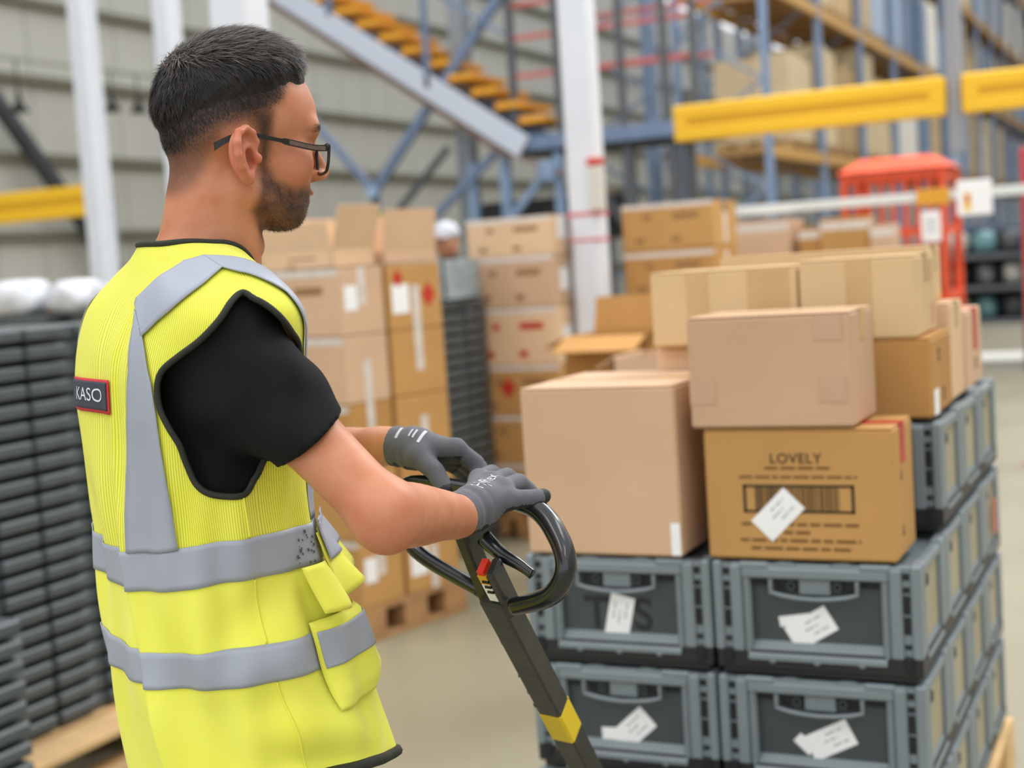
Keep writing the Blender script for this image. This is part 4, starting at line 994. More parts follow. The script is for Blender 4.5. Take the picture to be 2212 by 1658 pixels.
strands('light_strands', rt[lt] + nr[lt] * .0006, nr[lt], dl[lt], Lh[lt], np.full(lt.sum(), .0006), mat('lighter_brown_hair', (92, 74, 60), .45), hair, curl=.66, seed=21)  # some lighter brown strands among the hair on top
bodyV = to_head  # beard: short strands on the jaw
Vb, Fb = nets(lambda p: head(to_head(p)), hp(.05, 0, -.03) - np.array([.11, .11, .085]), hp(.05, 0, -.03) + np.array([.1, .1, .1]), .0035)
def bw(c):
    h_ = to_head(c.astype(np.float32)); lp_ = np.hypot((h_[:, 2] + .0434) / .0095, h_[:, 1] / .026) * np.where(h_[:, 0] > .088, 1, 9)
    return sstep(.002, -.012, poly_sd(h_[:, 0], h_[:, 2], BEARD)) * (lp_ > 1) * (.35 + .65 * sstep(-.045, -.065, h_[:, 2]))
rt, nr = sample(Vb, Fb, bw, 3200, 8)
dl = np.tile(np.array([.35, 0, -1.]) @ np.stack([HF, HL, HZ]), (len(rt), 1)) + RNG.normal(0, .3, (len(rt), 3)); dl /= np.linalg.norm(dl, axis=1, keepdims=True)
strands('beard', rt - nr * .0004, nr, dl, RNG.uniform(.002, .0045, len(rt)), np.full(len(rt), .00022), mat('beard_hair', (46, 34, 27), .5), man, seg=2, curl=.55, seed=5)
rt, nr = sample(Vb, Fb, lambda c: (lambda h_: ((np.abs(h_[:, 2] - (.0455 - .28 * np.clip(np.abs(h_[:, 1]) - .016, 0, 1))) < .004) & (np.abs(h_[:, 1]) > .012) & (np.abs(h_[:, 1]) < .054) & (h_[:, 0] > .075)).astype(float) + 1e-9)(to_head(c.astype(np.float32))), 260, 9)
hh = to_head(rt.astype(np.float32)); dl = (np.stack([-.6 * np.ones(len(rt)), .7 * np.sign(hh[:, 1]), -.15 * np.ones(len(rt))], -1) @ np.stack([HF, HL, HZ])) + RNG.normal(0, .15, (len(rt), 3)); dl /= np.linalg.norm(dl, axis=1, keepdims=True)
strands('eyebrow', rt, nr, dl, RNG.uniform(.004, .007, len(rt)), np.full(len(rt), .0003), M_hair, man, seg=2, curl=.9, seed=6)
for s in (-1, 1):
    mb = MB(); mb.m = HALL @ Matrix.Translation(Vector(hp(.0885, s * .031, .012))); mb.lathe([(.0126 * math.sin(a), -.0126 * math.cos(a)) for a in np.linspace(.05, math.pi - .05, 12)], 16)
    wear('eye', mb.mesh('eye', mat('eye_white', (226, 220, 214), .15), True))

# ---- glasses
M_frame = mat('black_acetate', (24, 24, 26), .3); M_insert = mat('brown_temple_insert', (104, 82, 72), .45, var=.1, vscale=90)
gls = bpy.data.objects.new('glasses', None); COL.objects.link(gls); gls.parent = man; gls['label'] = 'black rectangular glasses'
GX, GZt, GZb = .1115, .0125, -.0165
def gp(x, y, z): return Vector(hp(x, y, z))
def lens_ring(s):
    yo, yi = s * .0655, s * .0125
    return [(GX - .0035, yo, GZt + .001), (GX - .001, s * .05, GZt + .002), (GX + .002, s * .03, GZt + .001), (GX + .003, yi, GZt - .001), (GX + .002, yi + s * .001, -.004), (GX + .0005, s * .018, GZb + .001), (GX - .002, s * .035, GZb - .0015), (GX - .005, s * .055, GZb), (GX - .006, s * .0635, GZb + .006), (GX - .005, yo, -.001)]
for s in (-1, 1):
    ring = [gp(*q) for q in lens_ring(s)]
    mb = MB(); mb.m = HALL.copy(); mb.tube(smooth_loop(ring, 4), .0019, 8, True); mb.bar(gp(GX - .004, s * .062, GZt - .001), gp(GX - .006, s * .0685, GZt - .001), .006, .007, (0, 0, 1), .001)
    fr_ = wear('lens_rim', mb.mesh('lens_rim', M_frame, True), gls)
    mb = MB(); mb.m = HALL.copy(); rr_ = smooth_loop(ring, 4); mb.add([sum(rr_, Vector()) / len(rr_)] + rr_, [(0, i + 1, (i + 1) % len(rr_) + 1) for i in range(len(rr_))])
    lm = bpy.data.materials.get('lens_glass')
    if not lm:
        lm = bpy.data.materials.new('lens_glass'); lm.use_nodes = True; nt = lm.node_tree; nt.nodes.clear()
        o_ = nt.nodes.new('ShaderNodeOutputMaterial'); t_ = nt.nodes.new('ShaderNodeBsdfTransparent'); g_ = nt.nodes.new('ShaderNodeBsdfGlossy'); g_.inputs['Roughness'].default_value = .03; mx = nt.nodes.new('ShaderNodeMixShader'); fz = nt.nodes.new('ShaderNodeFresnel'); fz.inputs[0].default_value = 1.5
        nt.links.new(fz.outputs[0], mx.inputs[0]); nt.links.new(t_.outputs[0], mx.inputs[1]); nt.links.new(g_.outputs[0], mx.inputs[2]); nt.links.new(mx.outputs[0], o_.inputs[0])
    wear('lens', mb.mesh('lens', lm, True), gls)
    tp = [(GX - .008, s * .0690, GZt - .003), (.085, s * .0705, .0105), (.06, s * .0735, .0155), (.035, s * .0765, .0205), (.014, s * .0785, .0245), (-.004, s * .0785, .0255), (-.018, s * .0765, .0215), (-.034, s * .0725, .0135)]
    mb = MB(); mb.m = HALL.copy()
    pts = smooth_loop([gp(*q) for q in tp], 5, False); n_ = len(pts); vs = []; fs = []
    for i, p in enumerate(pts):
        t_ = i / (n_ - 1); hgt = .0036 if t_ < .36 else (.0022 if t_ < .72 else .0022 + .0024 * (t_ - .72) / .28)
        for a, b in ((-1, -1), (1, -1), (1, 1), (-1, 1)): vs.append(p + Vector(HL) * a * .0013 + Vector((0, 0, 1)) * b * hgt)
    for i in range(n_ - 1):
        for k in range(4): fs.append((i * 4 + k, i * 4 + (k + 1) % 4, i * 4 + 4 + (k + 1) % 4, i * 4 + 4 + k))
    fs += [(3, 2, 1, 0), (n_ * 4 - 4, n_ * 4 - 3, n_ * 4 - 2, n_ * 4 - 1)]
    mb.add(vs, fs); tm = wear('temple', mb.mesh('temple', M_frame), gls)
    mb = MB(); mb.m = HALL.copy(); vs = []; fs = []
    for i, p in enumerate(pts[1:12]):
        for b in (-1, 1): vs.append(p + Vector(HL) * s * .00145 + Vector((0, 0, 1)) * b * .0024)
    fs = [(2 * i, 2 * i + 1, 2 * i + 3, 2 * i + 2) for i in range(10)]; mb.add(vs, fs); wear('temple_insert', mb.mesh('temple_insert', M_insert), tm) if False else wear('temple_insert', mb.mesh('temple_insert', M_insert), gls)
mb = MB(); mb.m = HALL.copy(); mb.tube(smooth_loop([gp(GX + .003, .0125, .008), gp(GX + .006, 0, .0105), gp(GX + .003, -.0125, .008)], 5, False), .0018, 8); wear('bridge', mb.mesh('bridge', M_frame, True), gls)
# ================================================================== around the hall
M_white = mat('column_white', (222, 226, 234), .45, var=.02); M_bsteel = mat('blue_grey_steel', (104, 122, 152), .45, var=.06); M_blue = mat('rack_blue', (120, 142, 172), .45, var=.1, vscale=2)
M_dsteel = mat('dark_grey_steel', (74, 78, 84), .5, var=.06); M_amber = mat('tread_yellow', (226, 158, 36), .55, var=.05); M_beam = mat('beam_yellow', (250, 196, 34), .5, var=.03, vscale=1.5); M_beamd = mat('beam_slot_yellow', (220, 164, 22), .55)
M_brown = mat('stair_underside', (128, 104, 92), .6); M_rail = mat('rail_red', (186, 96, 92), .5); M_ora = mat('rack_beam_ochre', (190, 144, 72), .5, var=.08); M_blackp = mat('black_plastic', (80, 88, 91), .45, var=.1, vscale=12)
M_blackd = mat('black_plastic_deep', (26, 28, 29), .55)
# ---- steel columns
def column(label, x, y, w_, h=10., bands=()):
    t = thing('steel_column', label, 'column', (x, y, 0), 0, None)
    b = MB(); b.box((-w_ / 2, -w_ / 2, 0), (w_ / 2, w_ / 2, h), .02); b.build('shaft', M_white, t)
    b = MB(); b.box((-w_ * .8, -w_ * .8, 0), (w_ * .8, w_ * .8, .025), .004); b.build('base_plate', M_white, t)
    for z, hh in bands:
        b = MB(); b.box((-w_ / 2 - .003, -w_ / 2 - .003, z), (w_ / 2 + .003, w_ / 2 + .003, z + hh)); b.build('red_band', mat('red_band', (214, 96, 110), .5), t)
    return t
column('white steel column at the far left, ending the yellow beam', -9.05, 10.34, .20)
column('white steel column just left of the worker\'s hair', -8.38, 10.70, .20)
column('broad white steel column directly behind the worker\'s head', -3.98, 5.62, .21)
rc_ = column('white steel column with red bands between the carton stacks', -2.905, 7.15, .165, bands=((1.72, .018), (1.585, .014)))
b = MB(); b.box((.05, -.11, 1.74), (.13, -.05, 1.98), .01); b.build('call_box', mat('call_box', (214, 210, 200), .5), rc_)
b = MB(); b.box((.05, -.112, 1.98), (.13, -.05, 2.02), .006); b.build('call_box_cap', mat('call_box_red', (206, 70, 60), .5), rc_)
# ---- wall brace and pendant lamps
b = MB(); b.bar((-15.7, 13.2, 7.4), (-15.7, 19.0, .92), .14, .24, (1, 0, 0)); tag(b.build('wall_brace', M_dsteel), 'dark diagonal steel brace on the wall at the far left', 'brace')
cb = MB(); cb.tube([(-14, 12, 4.62), (-14, 22, 4.66)], .03, 8); tag(cb.build('conduit', mat('conduit_grey', (170, 170, 160), .5)), 'thin pale conduit carrying the small black lamps along the left wall', 'pipe')
for k, (y, z) in enumerate(((14.62, 3.92), (16.46, 4.05), (17.04, 4.07))):
    t = thing('pendant_lamp', ('small black pendant lamp left of the leftmost column', 'small black pendant lamp just right of the leftmost column', 'small black pendant lamp nearest the worker\'s hair')[k], 'lamp', (-14, y, z), 0, 'pendant lamps on the left wall')
    s_ = MB(); s_.lathe([(.02, .28), (.035, .22), (.05, .13), (.10, .06), (.13, 0), (.12, 0)], 16); s_.build('shade', M_blackd, t, True)
    s_ = MB(); s_.tube([(0, 0, .26), (0, 0, 4.62 - z)], .012, 6); s_.build('cord', M_blackd, t)
# ---- yellow beams, posts, rail, signs
def ybeam(label, x0, x1, y, z0, z1):
    t = thing('yellow_beam', label, 'beam', (x0, y, z0), 0, 'yellow guard beams'); L = x1 - x0; h = z1 - z0
    b = MB(); b.box((0, 0, h * .60), (L, .1, h), .012); b.box((0, 0, 0), (L, .1, h * .40), .012); b.box((0, 0, h * .3), (L * .055, .1, h * .7), .01); b.box((L * .945, 0, h * .3), (L, .1, h * .7), .01); b.build('channel', M_beam, t)
    b = MB(); b.box((L * .05, .012, h * .38), (L * .95, .06, h * .62)); b.build('slot', M_beamd, t)
    return t
ybeam('long yellow guard beam left of the grey post', -3.12, -1.345, 9.30, 2.235, 2.475); ybeam('yellow guard beam cut by the right edge of the picture', -1.24, .6, 9.30, 2.235, 2.475); ybeam('yellow guard beam at the far left, behind the leftmost column', -13.2, -10.10, 11.5, 2.265, 2.585)
def post(label, x, y, z1, w_=.09, m=None):
    t = thing('steel_post', label, 'post', (x, y, 0), 0); b = MB(); b.box((-w_ / 2, -w_ / 2, .015), (w_ / 2, w_ / 2, z1), .008); b.build('shaft', m or M_dsteel, t)
    b = MB(); b.box((-w_, -w_, 0), (w_, w_, .015)); b.build('foot_plate', m or M_dsteel, t); return t
b = MB(); b.box((-1.335, 9.36, 2.0), (-1.25, 9.44, 7.5), .008); tag(b.build('hanger_post', mat('post_grey', (150, 152, 160), .5)), 'grey hanger post between the two right-hand yellow beams', 'post'); post('dark post under the left end of the long yellow beam', -3.06, 9.46, 2.6, .07)
post('light grey post holding up the yellow beam at the far left', -10.0, 11.6, 2.6, .08, mat('post_grey', (150, 152, 160), .5))
post('dark post holding the right ends of the yellow beam and the white rail', .64, 9.36, 2.6, .09); post('dark post at the left end of the white rail', -2.78, 9.27, 1.8, .05); post('red post at the right edge of the picture', -.9, 9.5, 2.0, .06, mat('post_red', (206, 64, 66), .5))
b = MB(); b.box((-2.75, 9.22, 1.705), (.66, 9.26, 1.765), .006); tag(b.build('barrier_rail', mat('rail_white', (222, 228, 226), .45)), 'white horizontal rail stretched below the yellow beams', 'rail')
for lb_, x0, x1, z0, z1, y in (('white sign with a yellow mark hanging on the rail', -1.28, -1.07, 1.60, 1.815, 9.19), ('small white notice hanging left of the yellow-marked sign', -1.50, -1.38, 1.455, 1.645, 9.19)):
    t = thing('sign', lb_, 'sign', (x0, y, z0), 0); b = MB(); b.box((0, 0, 0), (x1 - x0, .012, z1 - z0), .006); b.build('board', M_paper, t)
    b = MB(); b.m = wall_m(0, -.001, 0)
    if x0 > -1.4:
        b.box((.045, .03, 0), (.085, .14, .001)); b.build('yellow_mark', M_beam, t); b = MB(); b.box((.054, -.003, .08), (.076, -.001, .125)); b.build('red_mark', M_redp, t)
    else:
        for k in range(5): b.box((.025, .05 + k * .022, 0), (.095, .058 + k * .022, .001))
        o = b.build('print', M_ink, t); o['kind'] = 'stuff'
t = thing('hazard_plate', 'orange and yellow hazard plate on the rail above the small notice', 'sign', (-1.52, 9.18, 1.68), 0); b = MB(); b.box((0, 0, 0), (.20, .012, .10), .004); b.build('board', mat('hazard_ochre', (226, 162, 40), .5), t)
# ---- orange cage
t = thing('orange_cage', 'orange steel cage with upright bars behind the white rail', 'cage', (-2.35, 11.0, 0), 0); M_cage = mat('cage_orange', (226, 84, 44), .5, var=.1)
for x in (0, .72):
    for y in (0, .7): b = MB(); b.box((x - .03, y - .03, 0), (x + .03, y + .03, 2.0), .006); b.build('corner_post', M_cage, t)
for z in (.1, 1.0, 1.5, 1.92):
    for y in (0, .7): b = MB(); b.box((0, y - .02, z), (.72, y + .02, z + .06)); b.build('rail', M_cage, t)
    for x in (0, .72): b = MB(); b.box((x - .02, 0, z), (x + .02, .7, z + .06)); b.build('rail', M_cage, t)
bm_ = MB(); bm_.box((-.018, -.01, 0), (.018, .01, 1.84)); bm_ = bm_.mesh('bar', M_cage)
for k in range(1, 8): o = link('bar', bm_, t); o.location = (k * .09, 0, .1)
rf = MB(); rf.add([(-.05, -.05, 2.0), (.77, -.05, 2.0), (.77, .75, 2.0), (-.05, .75, 2.0), (.1, .1, 2.1), (.62, .1, 2.1), (.62, .6, 2.1), (.1, .6, 2.1)], [(0, 1, 5, 4), (1, 2, 6, 5), (2, 3, 7, 6), (3, 0, 4, 7), (4, 5, 6, 7), (3, 2, 1, 0)]); rf.build('roof', M_cage, t)
# ---- dark trolleys with bags
def blob_mesh(name, m, sx, sy, sz, seed, n=16):
    rs = np.random.RandomState(seed); mb = MB(); ph = rs.uniform(0, 6, 8); vs = []
    for i in range(9):
        a = math.pi * i / 8
        for k in range(n):
            t_ = 2 * math.pi * k / n; r_ = .93 + .09 * math.sin(3 * t_ + ph[0] + 2 * a) + .08 * math.sin(5 * t_ + ph[1] - 3 * a) + .07 * math.sin(9 * t_ + ph[2] + 5 * a) + .05 * math.sin(13 * t_ + ph[3] - 7 * a)
            p = abs(math.sin(a)) ** .6; vs.append((sx / 2 * p * r_ * math.cos(t_), sy / 2 * p * r_ * math.sin(t_), sz / 2 * (1 - math.copysign(abs(math.cos(a)) ** .7, math.cos(a)))))
    fs = [(i * n + k, i * n + (k + 1) % n, (i + 1) * n + (k + 1) % n, (i + 1) * n + k) for i in range(8) for k in range(n)]
    mb.add(vs, fs); return mb.mesh(name, m, True)
M_bags = [mat('bag_grey', (112, 114, 118), .35, var=.15, vscale=8), mat('bag_dark', (66, 68, 72), .4, var=.15, vscale=8), mat('bag_teal', (98, 138, 142), .4), mat('bag_pale', (186, 186, 180), .35)]
def trolley(label, x, y, w_, d, h, z0, seed):
    t = thing('shelf_trolley', label, 'trolley', (x, y, 0), 0, 'dark shelf trolleys on the right')
    for i in (0, 1):
        for j in (0, 1): b = MB(); b.box((i * w_ - .025, j * d - .025, 0), (i * w_ + .025, j * d + .025, h), .004); b.build('leg', M_dsteel, t)
    for z in (z0, z0 + (h - z0) * .36, z0 + (h - z0) * .7): b = MB(); b.box((-.02, -.02, z), (w_ + .02, d + .02, z + .05), .004); b.build('shelf', M_dsteel, t)
    b = MB(); b.box((0, d - .02, z0), (w_, d, h), .004); b.build('back_panel', M_blackd, t)
    return t
bk = [blob_mesh('sack', M_bags[k % 4], .25, .36, .25, 20 + k) for k in range(8)]; nsk = 0
where = {0: 'low shelf', 1: 'middle shelf', 2: 'top shelf'}
for i, (x, y, w_, h) in enumerate(((-2.42, 16.0, .86, 1.5), (-1.44, 16.1, .95, 1.6), (-.3, 16.2, .9, 1.5))):
    trolley(('dark shelf trolley behind the far right cartons of the load', 'dark shelf trolley at the right edge of the picture', 'dark shelf trolley just outside the right edge')[i], x, y, w_, .6, h, .5, i)
    if i < 2:
        for lv in range(3):
            for k in range(3):
                nsk += 1; o = link('sack', bk[(nsk * 3 + lv) % 8]); o.location = (x + .14 + k * (w_ - .28) / 2, y + .28, .5 + .05 + (h - .5) * (0, .36, .7)[lv] + .002); o.rotation_euler = (0, 0, (nsk % 3 - 1) * .12)
                tag(o, '%s slumped sack on the %s of the %s dark trolley' % (('left', 'middle', 'right')[k], where[lv], ('left', 'right')[i]), 'sack', 'sacks on the dark trolleys')
# ---- staircase and mezzanine frame (behind the worker)
t = thing('staircase', 'steel staircase with yellow treads rising to the left behind the worker', 'staircase', (-7.0, 15.0, 0), 0)
for y in (0, 1.0): b = MB(); b.bar((.16, y, 2.80), (-5.0, y, 6.36), .06, .27, (0, 0, 1), .01); b.build('stringer', mat('stringer_grey_glare', (192, 200, 216), .25, coat=.4) if y == 0 else M_bsteel, t)  # near stringer: blue-grey lightened, reflected glare put into its colour
b = MB(); b.bar((-.05, .05, 2.72), (-5.0, .05, 6.14), .05, .06, (0, 0, 1)); b.build('brown_tube', M_brown, t)
tm_ = MB(); tm_.box((-.15, .02, -.035), (.15, .98, .035), .006); tm_.box((-.16, .02, -.05), (-.13, .98, .02), .004); tm_ = tm_.mesh('tread', M_amber)
for k in range(14): o = link('tread', tm_, t); o.location = (.27 - .295 * k, 0, 3.11 + .193 * k)
for x, z in ((-1.02, 3.6), (-2.3, 4.6), (-3.6, 5.5)): b = MB(); b.box((x - .03, -.03, z), (x + .03, .03, z + 1.2)); b.build('baluster', M_bsteel, t)
b = MB(); b.bar((0, 0, 4.1), (-5, 0, 7.5), .04, .04); b.build('handrail', M_bsteel, t)
m = thing('mezzanine_frame', 'blue grey steel mezzanine frame with cross braces under the staircase', 'steel frame', (-7.0, 15.1, 0), 0)
def pc(nm, a, b_, w_, h_, mm, par=m): k = MB(); k.bar(a, b_, w_, h_, (0, 1, 0)); return k.build(nm, mm, par)
pc('brace', (.35, 0, 5.02), (-1.92, 0, 2.46), .10, .10, M_bsteel); pc('brace', (-3.1, .02, 3.82), (-1.92, .02, 2.46), .08, .08, M_bsteel); pc('brace', (-.27, .04, 2.78), (-1.9, .04, 1.5), .08, .08, M_bsteel); pc('brace', (-.9, .06, 2.9), (-2.4, .06, 1.5), .07, .07, M_dsteel)
for x in (-2.15, -1.68):
    pc('leg', (-1.92, .02, 2.44), (x, .02, 0), .07, .07, M_bsteel)
    for k in (0, 1): z = 2.12 - .32 * k; xx = -1.92 + (x + 1.92) * (2.44 - z) / 2.44; b = MB(); b.box((xx - .06, -.04, z - .09), (xx + .06, .08, z + .06), .01); b.build('yellow_sleeve', mat('sleeve_yellow', (214, 206, 70), .5), m)
b = MB(); b.lathe([(.02, 0), (.075, .0), (.075, .03), (.02, .03)], 16); o = b.build('gusset_disc', mat('disc_blue', (150, 176, 206), .4), m); o.rotation_euler = (R(90), 0, 0); o.location = (-1.92, -.04, 2.46)
pc('upright', (-.87, .5, 0), (-.87, .5, 7), .2, .2, mat('upright_grey', (140, 150, 158), .5)); pc('upright', (-.16, .05, 0), (-.16, .05, 2.9), .11, .1, M_blue); pc('upright', (.52, .05, 0), (.52, .05, 2.9), .10, .1, M_blue); pc('upright', (-.62, .1, 0), (-.62, .1, 2.7), .09, .09, M_blue)
for x, z in ((.03, 6.5), (.60, 6.5), (1.36, 6.5), (1.87, 6.3), (2.21, 4.3)): pc('rail_post', (x, 0, 2.9), (x, 0, z), .075, .075, M_dsteel)
for x in (1.36, 1.9): pc('upright', (x, .1, 0), (x, .1, 2.8), .12, .12, M_dsteel)
b = MB(); b.box((-.1, -.05, 2.76), (2.3, 0, 2.93), .01); b.build('edge_beam', M_bsteel, m)
b = MB(); b.box((-.05, 0, 2.72), (2.3, .8, 2.84)); b.build('deck', M_blackd, m)
for z in (3.62, 4.05, 4.42): pc('red_rail', (.03, .02, z), (2.2, .02, z), .05, .05, M_rail)
for z in (3.7, 4.3): pc('red_rail', (.6, .75, z), (2.2, .75, z), .05, .05, M_rail)
pc('brace', (.7, .1, 2.7), (1.36, .1, 1.7), .06, .06, M_dsteel)
b = MB(); b.box((.30, -.1, 2.38), (.50, .05, 2.62), .03); b.build('blue_bracket', M_blue, m); pc('brace', (.35, -.02, 2.45), (-.2, -.02, 1.9), .08, .08, M_blue); pc('brown_tube', (-.1, -.03, 2.78), (1.2, -.03, 2.2), .04, .04, M_brown)
t = thing('conveyor', 'dark conveyor housing under the mezzanine, left of the banded column', 'conveyor', (-7.0, 15.3, 0), 0)
b = MB(); b.box((-.6, 0, 1.75), (1.1, .6, 2.22), .04); b.box((-.65, -.03, 1.7), (1.15, .63, 1.78), .02); b.build('housing', M_blackd, t)
for x in (-.5, .95): b = MB(); b.box((x, .05, 0), (x + .08, .13, 1.75)); b.build('leg', M_dsteel, t)
# ---- pallet racking
rk = thing('pallet_racking', 'tall blue pallet racking with ochre beams running into the distance', 'racking', (-4.3, 16.2, 0), 0)
up_ = MB(); up_.box((-.04, -.04, 0), (.04, .04, 9.7)); up_ = up_.mesh('upright', M_blue); zz = MB(); zz.bar((0, 0, 0), (-1.0, 0, .62), .03, .05, (0, 1, 0)); zz = zz.mesh('lattice', M_blue); zz2 = MB(); zz2.bar((-1.0, 0, 0), (0, 0, .62), .03, .05, (0, 1, 0)); zz2 = zz2.mesh('lattice', M_blue)
bmn = MB(); bmn.box((-.03, 0, -.07), (.03, 2.7, .07), .006); bmn = bmn.mesh('beam', M_ora)
NB = 15; LEV = (2.58, 4.48, 6.35, 8.2)
for k in range(NB + 1):
    for x in (0, -1.05): o = link('upright', up_, rk); o.location = (x, k * 2.7, 0)
    for x in (-1.35, -2.4): o = link('upright', up_, rk); o.location = (x, k * 2.7, 0)
    for j in range(14): o = link('lattice', zz if j % 2 else zz2, rk); o.location = (-1.375, k * 2.7, .3 + j * .62)
    for j in range(14): o = link('lattice', zz if j % 2 else zz2, rk); o.location = (-.025, k * 2.7, .3 + j * .62)
    if k < NB:
        for z in LEV:
            for x in (0, -1.05): o = link('beam', bmn, rk); o.location = (x, k * 2.7, z)
pal = MB()
for x in (-1.0, -.72, -.44, -.16): pal.box((x, 0, .09), (x + .14, 1.15, .14))
pal.box((-1.0, 0, 0), (-.02, .1, .09)); pal.box((-1.0, 1.05, 0), (-.02, 1.15, .09)); pal.box((-1.0, .52, 0), (-.02, .63, .09)); pal = pal.mesh('pallet', mat('rack_pallet', (170, 134, 86), .8))
cms = []
for rgb in ((206, 186, 150), (196, 168, 126), (224, 220, 212), (168, 184, 206), (176, 146, 104), (108, 128, 158)):
    c_ = MB(); c_.box((-.48, 0, 0), (0, .27, 1), .01); cms.append(c_.mesh('carton', mat('rack_carton_%d' % rgb[1], rgb, .7, var=.08, vscale=2)))
rs = random.Random(11); nl = 0
LN = {0: 'ground level', 1: 'first beam level', 2: 'second beam level', 3: 'third beam level', 4: 'top beam level'}
for k in range(NB):
    for j, z in enumerate((0.0,) + LEV):
        for s in (0, 1):
            if rs.random() < (.07 if j else .3): continue
            t = thing('pallet_load', 'pallet of upright cartons, racking %s, %s bay from the near end, %s half' % (LN[j], ('first',) [0] if k == 0 else ORD[k], ('near', 'far')[s]), 'pallet load', (-4.36, 16.2 + k * 2.7 + .13 + s * 1.27, z + (.072 if j else 0)), 0, 'loads on the %s' % LN[j]); nl += 1
            link('pallet', pal, t); cm = rs.choice(cms); h = rs.uniform(1.05, 1.55)
            for i in range(4):
                for jx in (0, 1):
                    o = link('carton', cm, t); o.location = (-.01 - .49 * jx, .02 + i * .28, .142); o.scale = (1, 1, h * rs.uniform(.93, 1))
# ---- stacks of cartons
def print_marks(t, w_, d, h, rgb=M_grime, red=False):
    b = MB(); b.m = wall_m(0, -d / 2 - .0004, 0)
    for x, ww in ((-.13, .04), (.03, .14)): b.box((x * w_ / .5, h * .62, 0), ((x + ww) * w_ / .5, h * .74, .0006))
    for x in (-.18, .02): b.box((x * w_ / .5, h * .14, 0), ((x + .05) * w_ / .5, h * .26, .0006))
    o = b.build('print', rgb, t); o['kind'] = 'stuff'
def diamond(t, x, y, z, s_, fr=wall_m): b = MB(); b.m = fr(x, y, z); b.prism([(0, -s_), (s_ * .8, 0), (0, s_), (-s_ * .8, 0)], 0, .0008); b.build('red_diamond', M_redp, t)
def strip(t, x0, x1, y, z0, z1, nm='white_tape', m=None): b = MB(); b.box((x0, y - .0008, z0), (x1, y + .0002, z1)); b.build(nm, m or M_wtape, t)
def sstrip(t, x, y0, y1, z0, z1, nm='white_tape', m=None): b = MB(); b.box((x - .0002, y0, z0), (x + .0008, y1, z1)); b.build(nm, m or M_wtape, t)
def cstack(who, x0, x1, y0, y1, zs, mts, group, rz=0., base=None, marks=()):
    out = []; w_, d = x1 - x0, y1 - y0
    if base: make_pallet(base, max(w_, .4), max(d, .4), ((x0 + x1) / 2, y0, 0), rz, (178, 136, 88), nb=4)
    for i in range(len(zs) - 1):
        pos = ('bottom', 'second', 'third', 'fourth', 'fifth', 'sixth', 'seventh')[i] if i < len(zs) - 2 else 'top'
        t = carton('%s carton of the %s' % (pos, who), w_, d, zs[i + 1] - zs[i] - .0015, ((x0 + x1) / 2, (y0 + y1) / 2, zs[i]), mts[i % len(mts)], rz, M_wtape, group=group, top_tape=(i == len(zs) - 2)); out.append(t)
    return out
A = cstack('carton stack left of the banded white column', -3.52, -3.02, 6.9, 7.3, (.146, .41, .675, .945, 1.255, 1.53, 1.738), (K_gold, K_gold, K_gold, K_pale, K_rose, K_pale), 'cartons left of the banded column', base='wooden pallet under the carton stack left of the banded white column')
for i, t in enumerate(A):
    h = (.264, .265, .27, .31, .275, .208)[i]; print_marks(t, .5, .4, h, M_redp if i == 3 else M_grime); strip(t, -.25, .25, -.2, h - .028, h - .002); sstrip(t, .25, -.02, .05, .02, h - .02)
    if i >= 3: sstrip(t, .2506, -.12, .0, .08, .20, 'label', M_paper)
diamond(A[2], -.06, -.2006, .15, .06); diamond(A[2], .2506, -.06, .13, .05, side_m)
B = cstack('carton stack right of the banded white column', -2.81, -2.29, 7.4, 7.84, (.146, .45, .72, .99, 1.25, 1.515, 1.765), (K_gold, K_deep, K_gold), 'cartons right of the banded column', base='wooden pallet under the carton stack right of the banded white column')
for i, t in enumerate(B): print_marks(t, .52, .44, .26); strip(t, -.26, .26, -.22, .225, .25); sstrip(t, .26, -.03, .03, .02, .24)
# three lower stacks behind the load
for i, (x0, x1, y0, zt, mm, who) in enumerate(((-2.64, -2.29, 9.0, 1.665, K_pink, 'pinkish carton stack right behind the one at the banded column'), (-2.24, -2.10, 9.05, 1.60, K_deep, 'narrow brown carton stack behind the load'), (-2.09, -1.78, 9.0, 1.645, K_gold, 'brown carton stack in front of the orange cage'), (-1.76, -1.61, 8.9, 1.585, K_pink, 'short pinkish carton stack at the foot of the small notice'))):
    cs = cstack(who, x0, x1, y0, y0 + .4 if i < 2 else y0 + .18, (0.0, zt * .33, zt * .66, zt), (mm,), 'low carton stacks behind the load')
    for t in cs: strip(t, -(x1 - x0) / 2, (x1 - x0) / 2, -(.2 if i < 2 else .09), zt * .33 - .06, zt * .33 - .01)
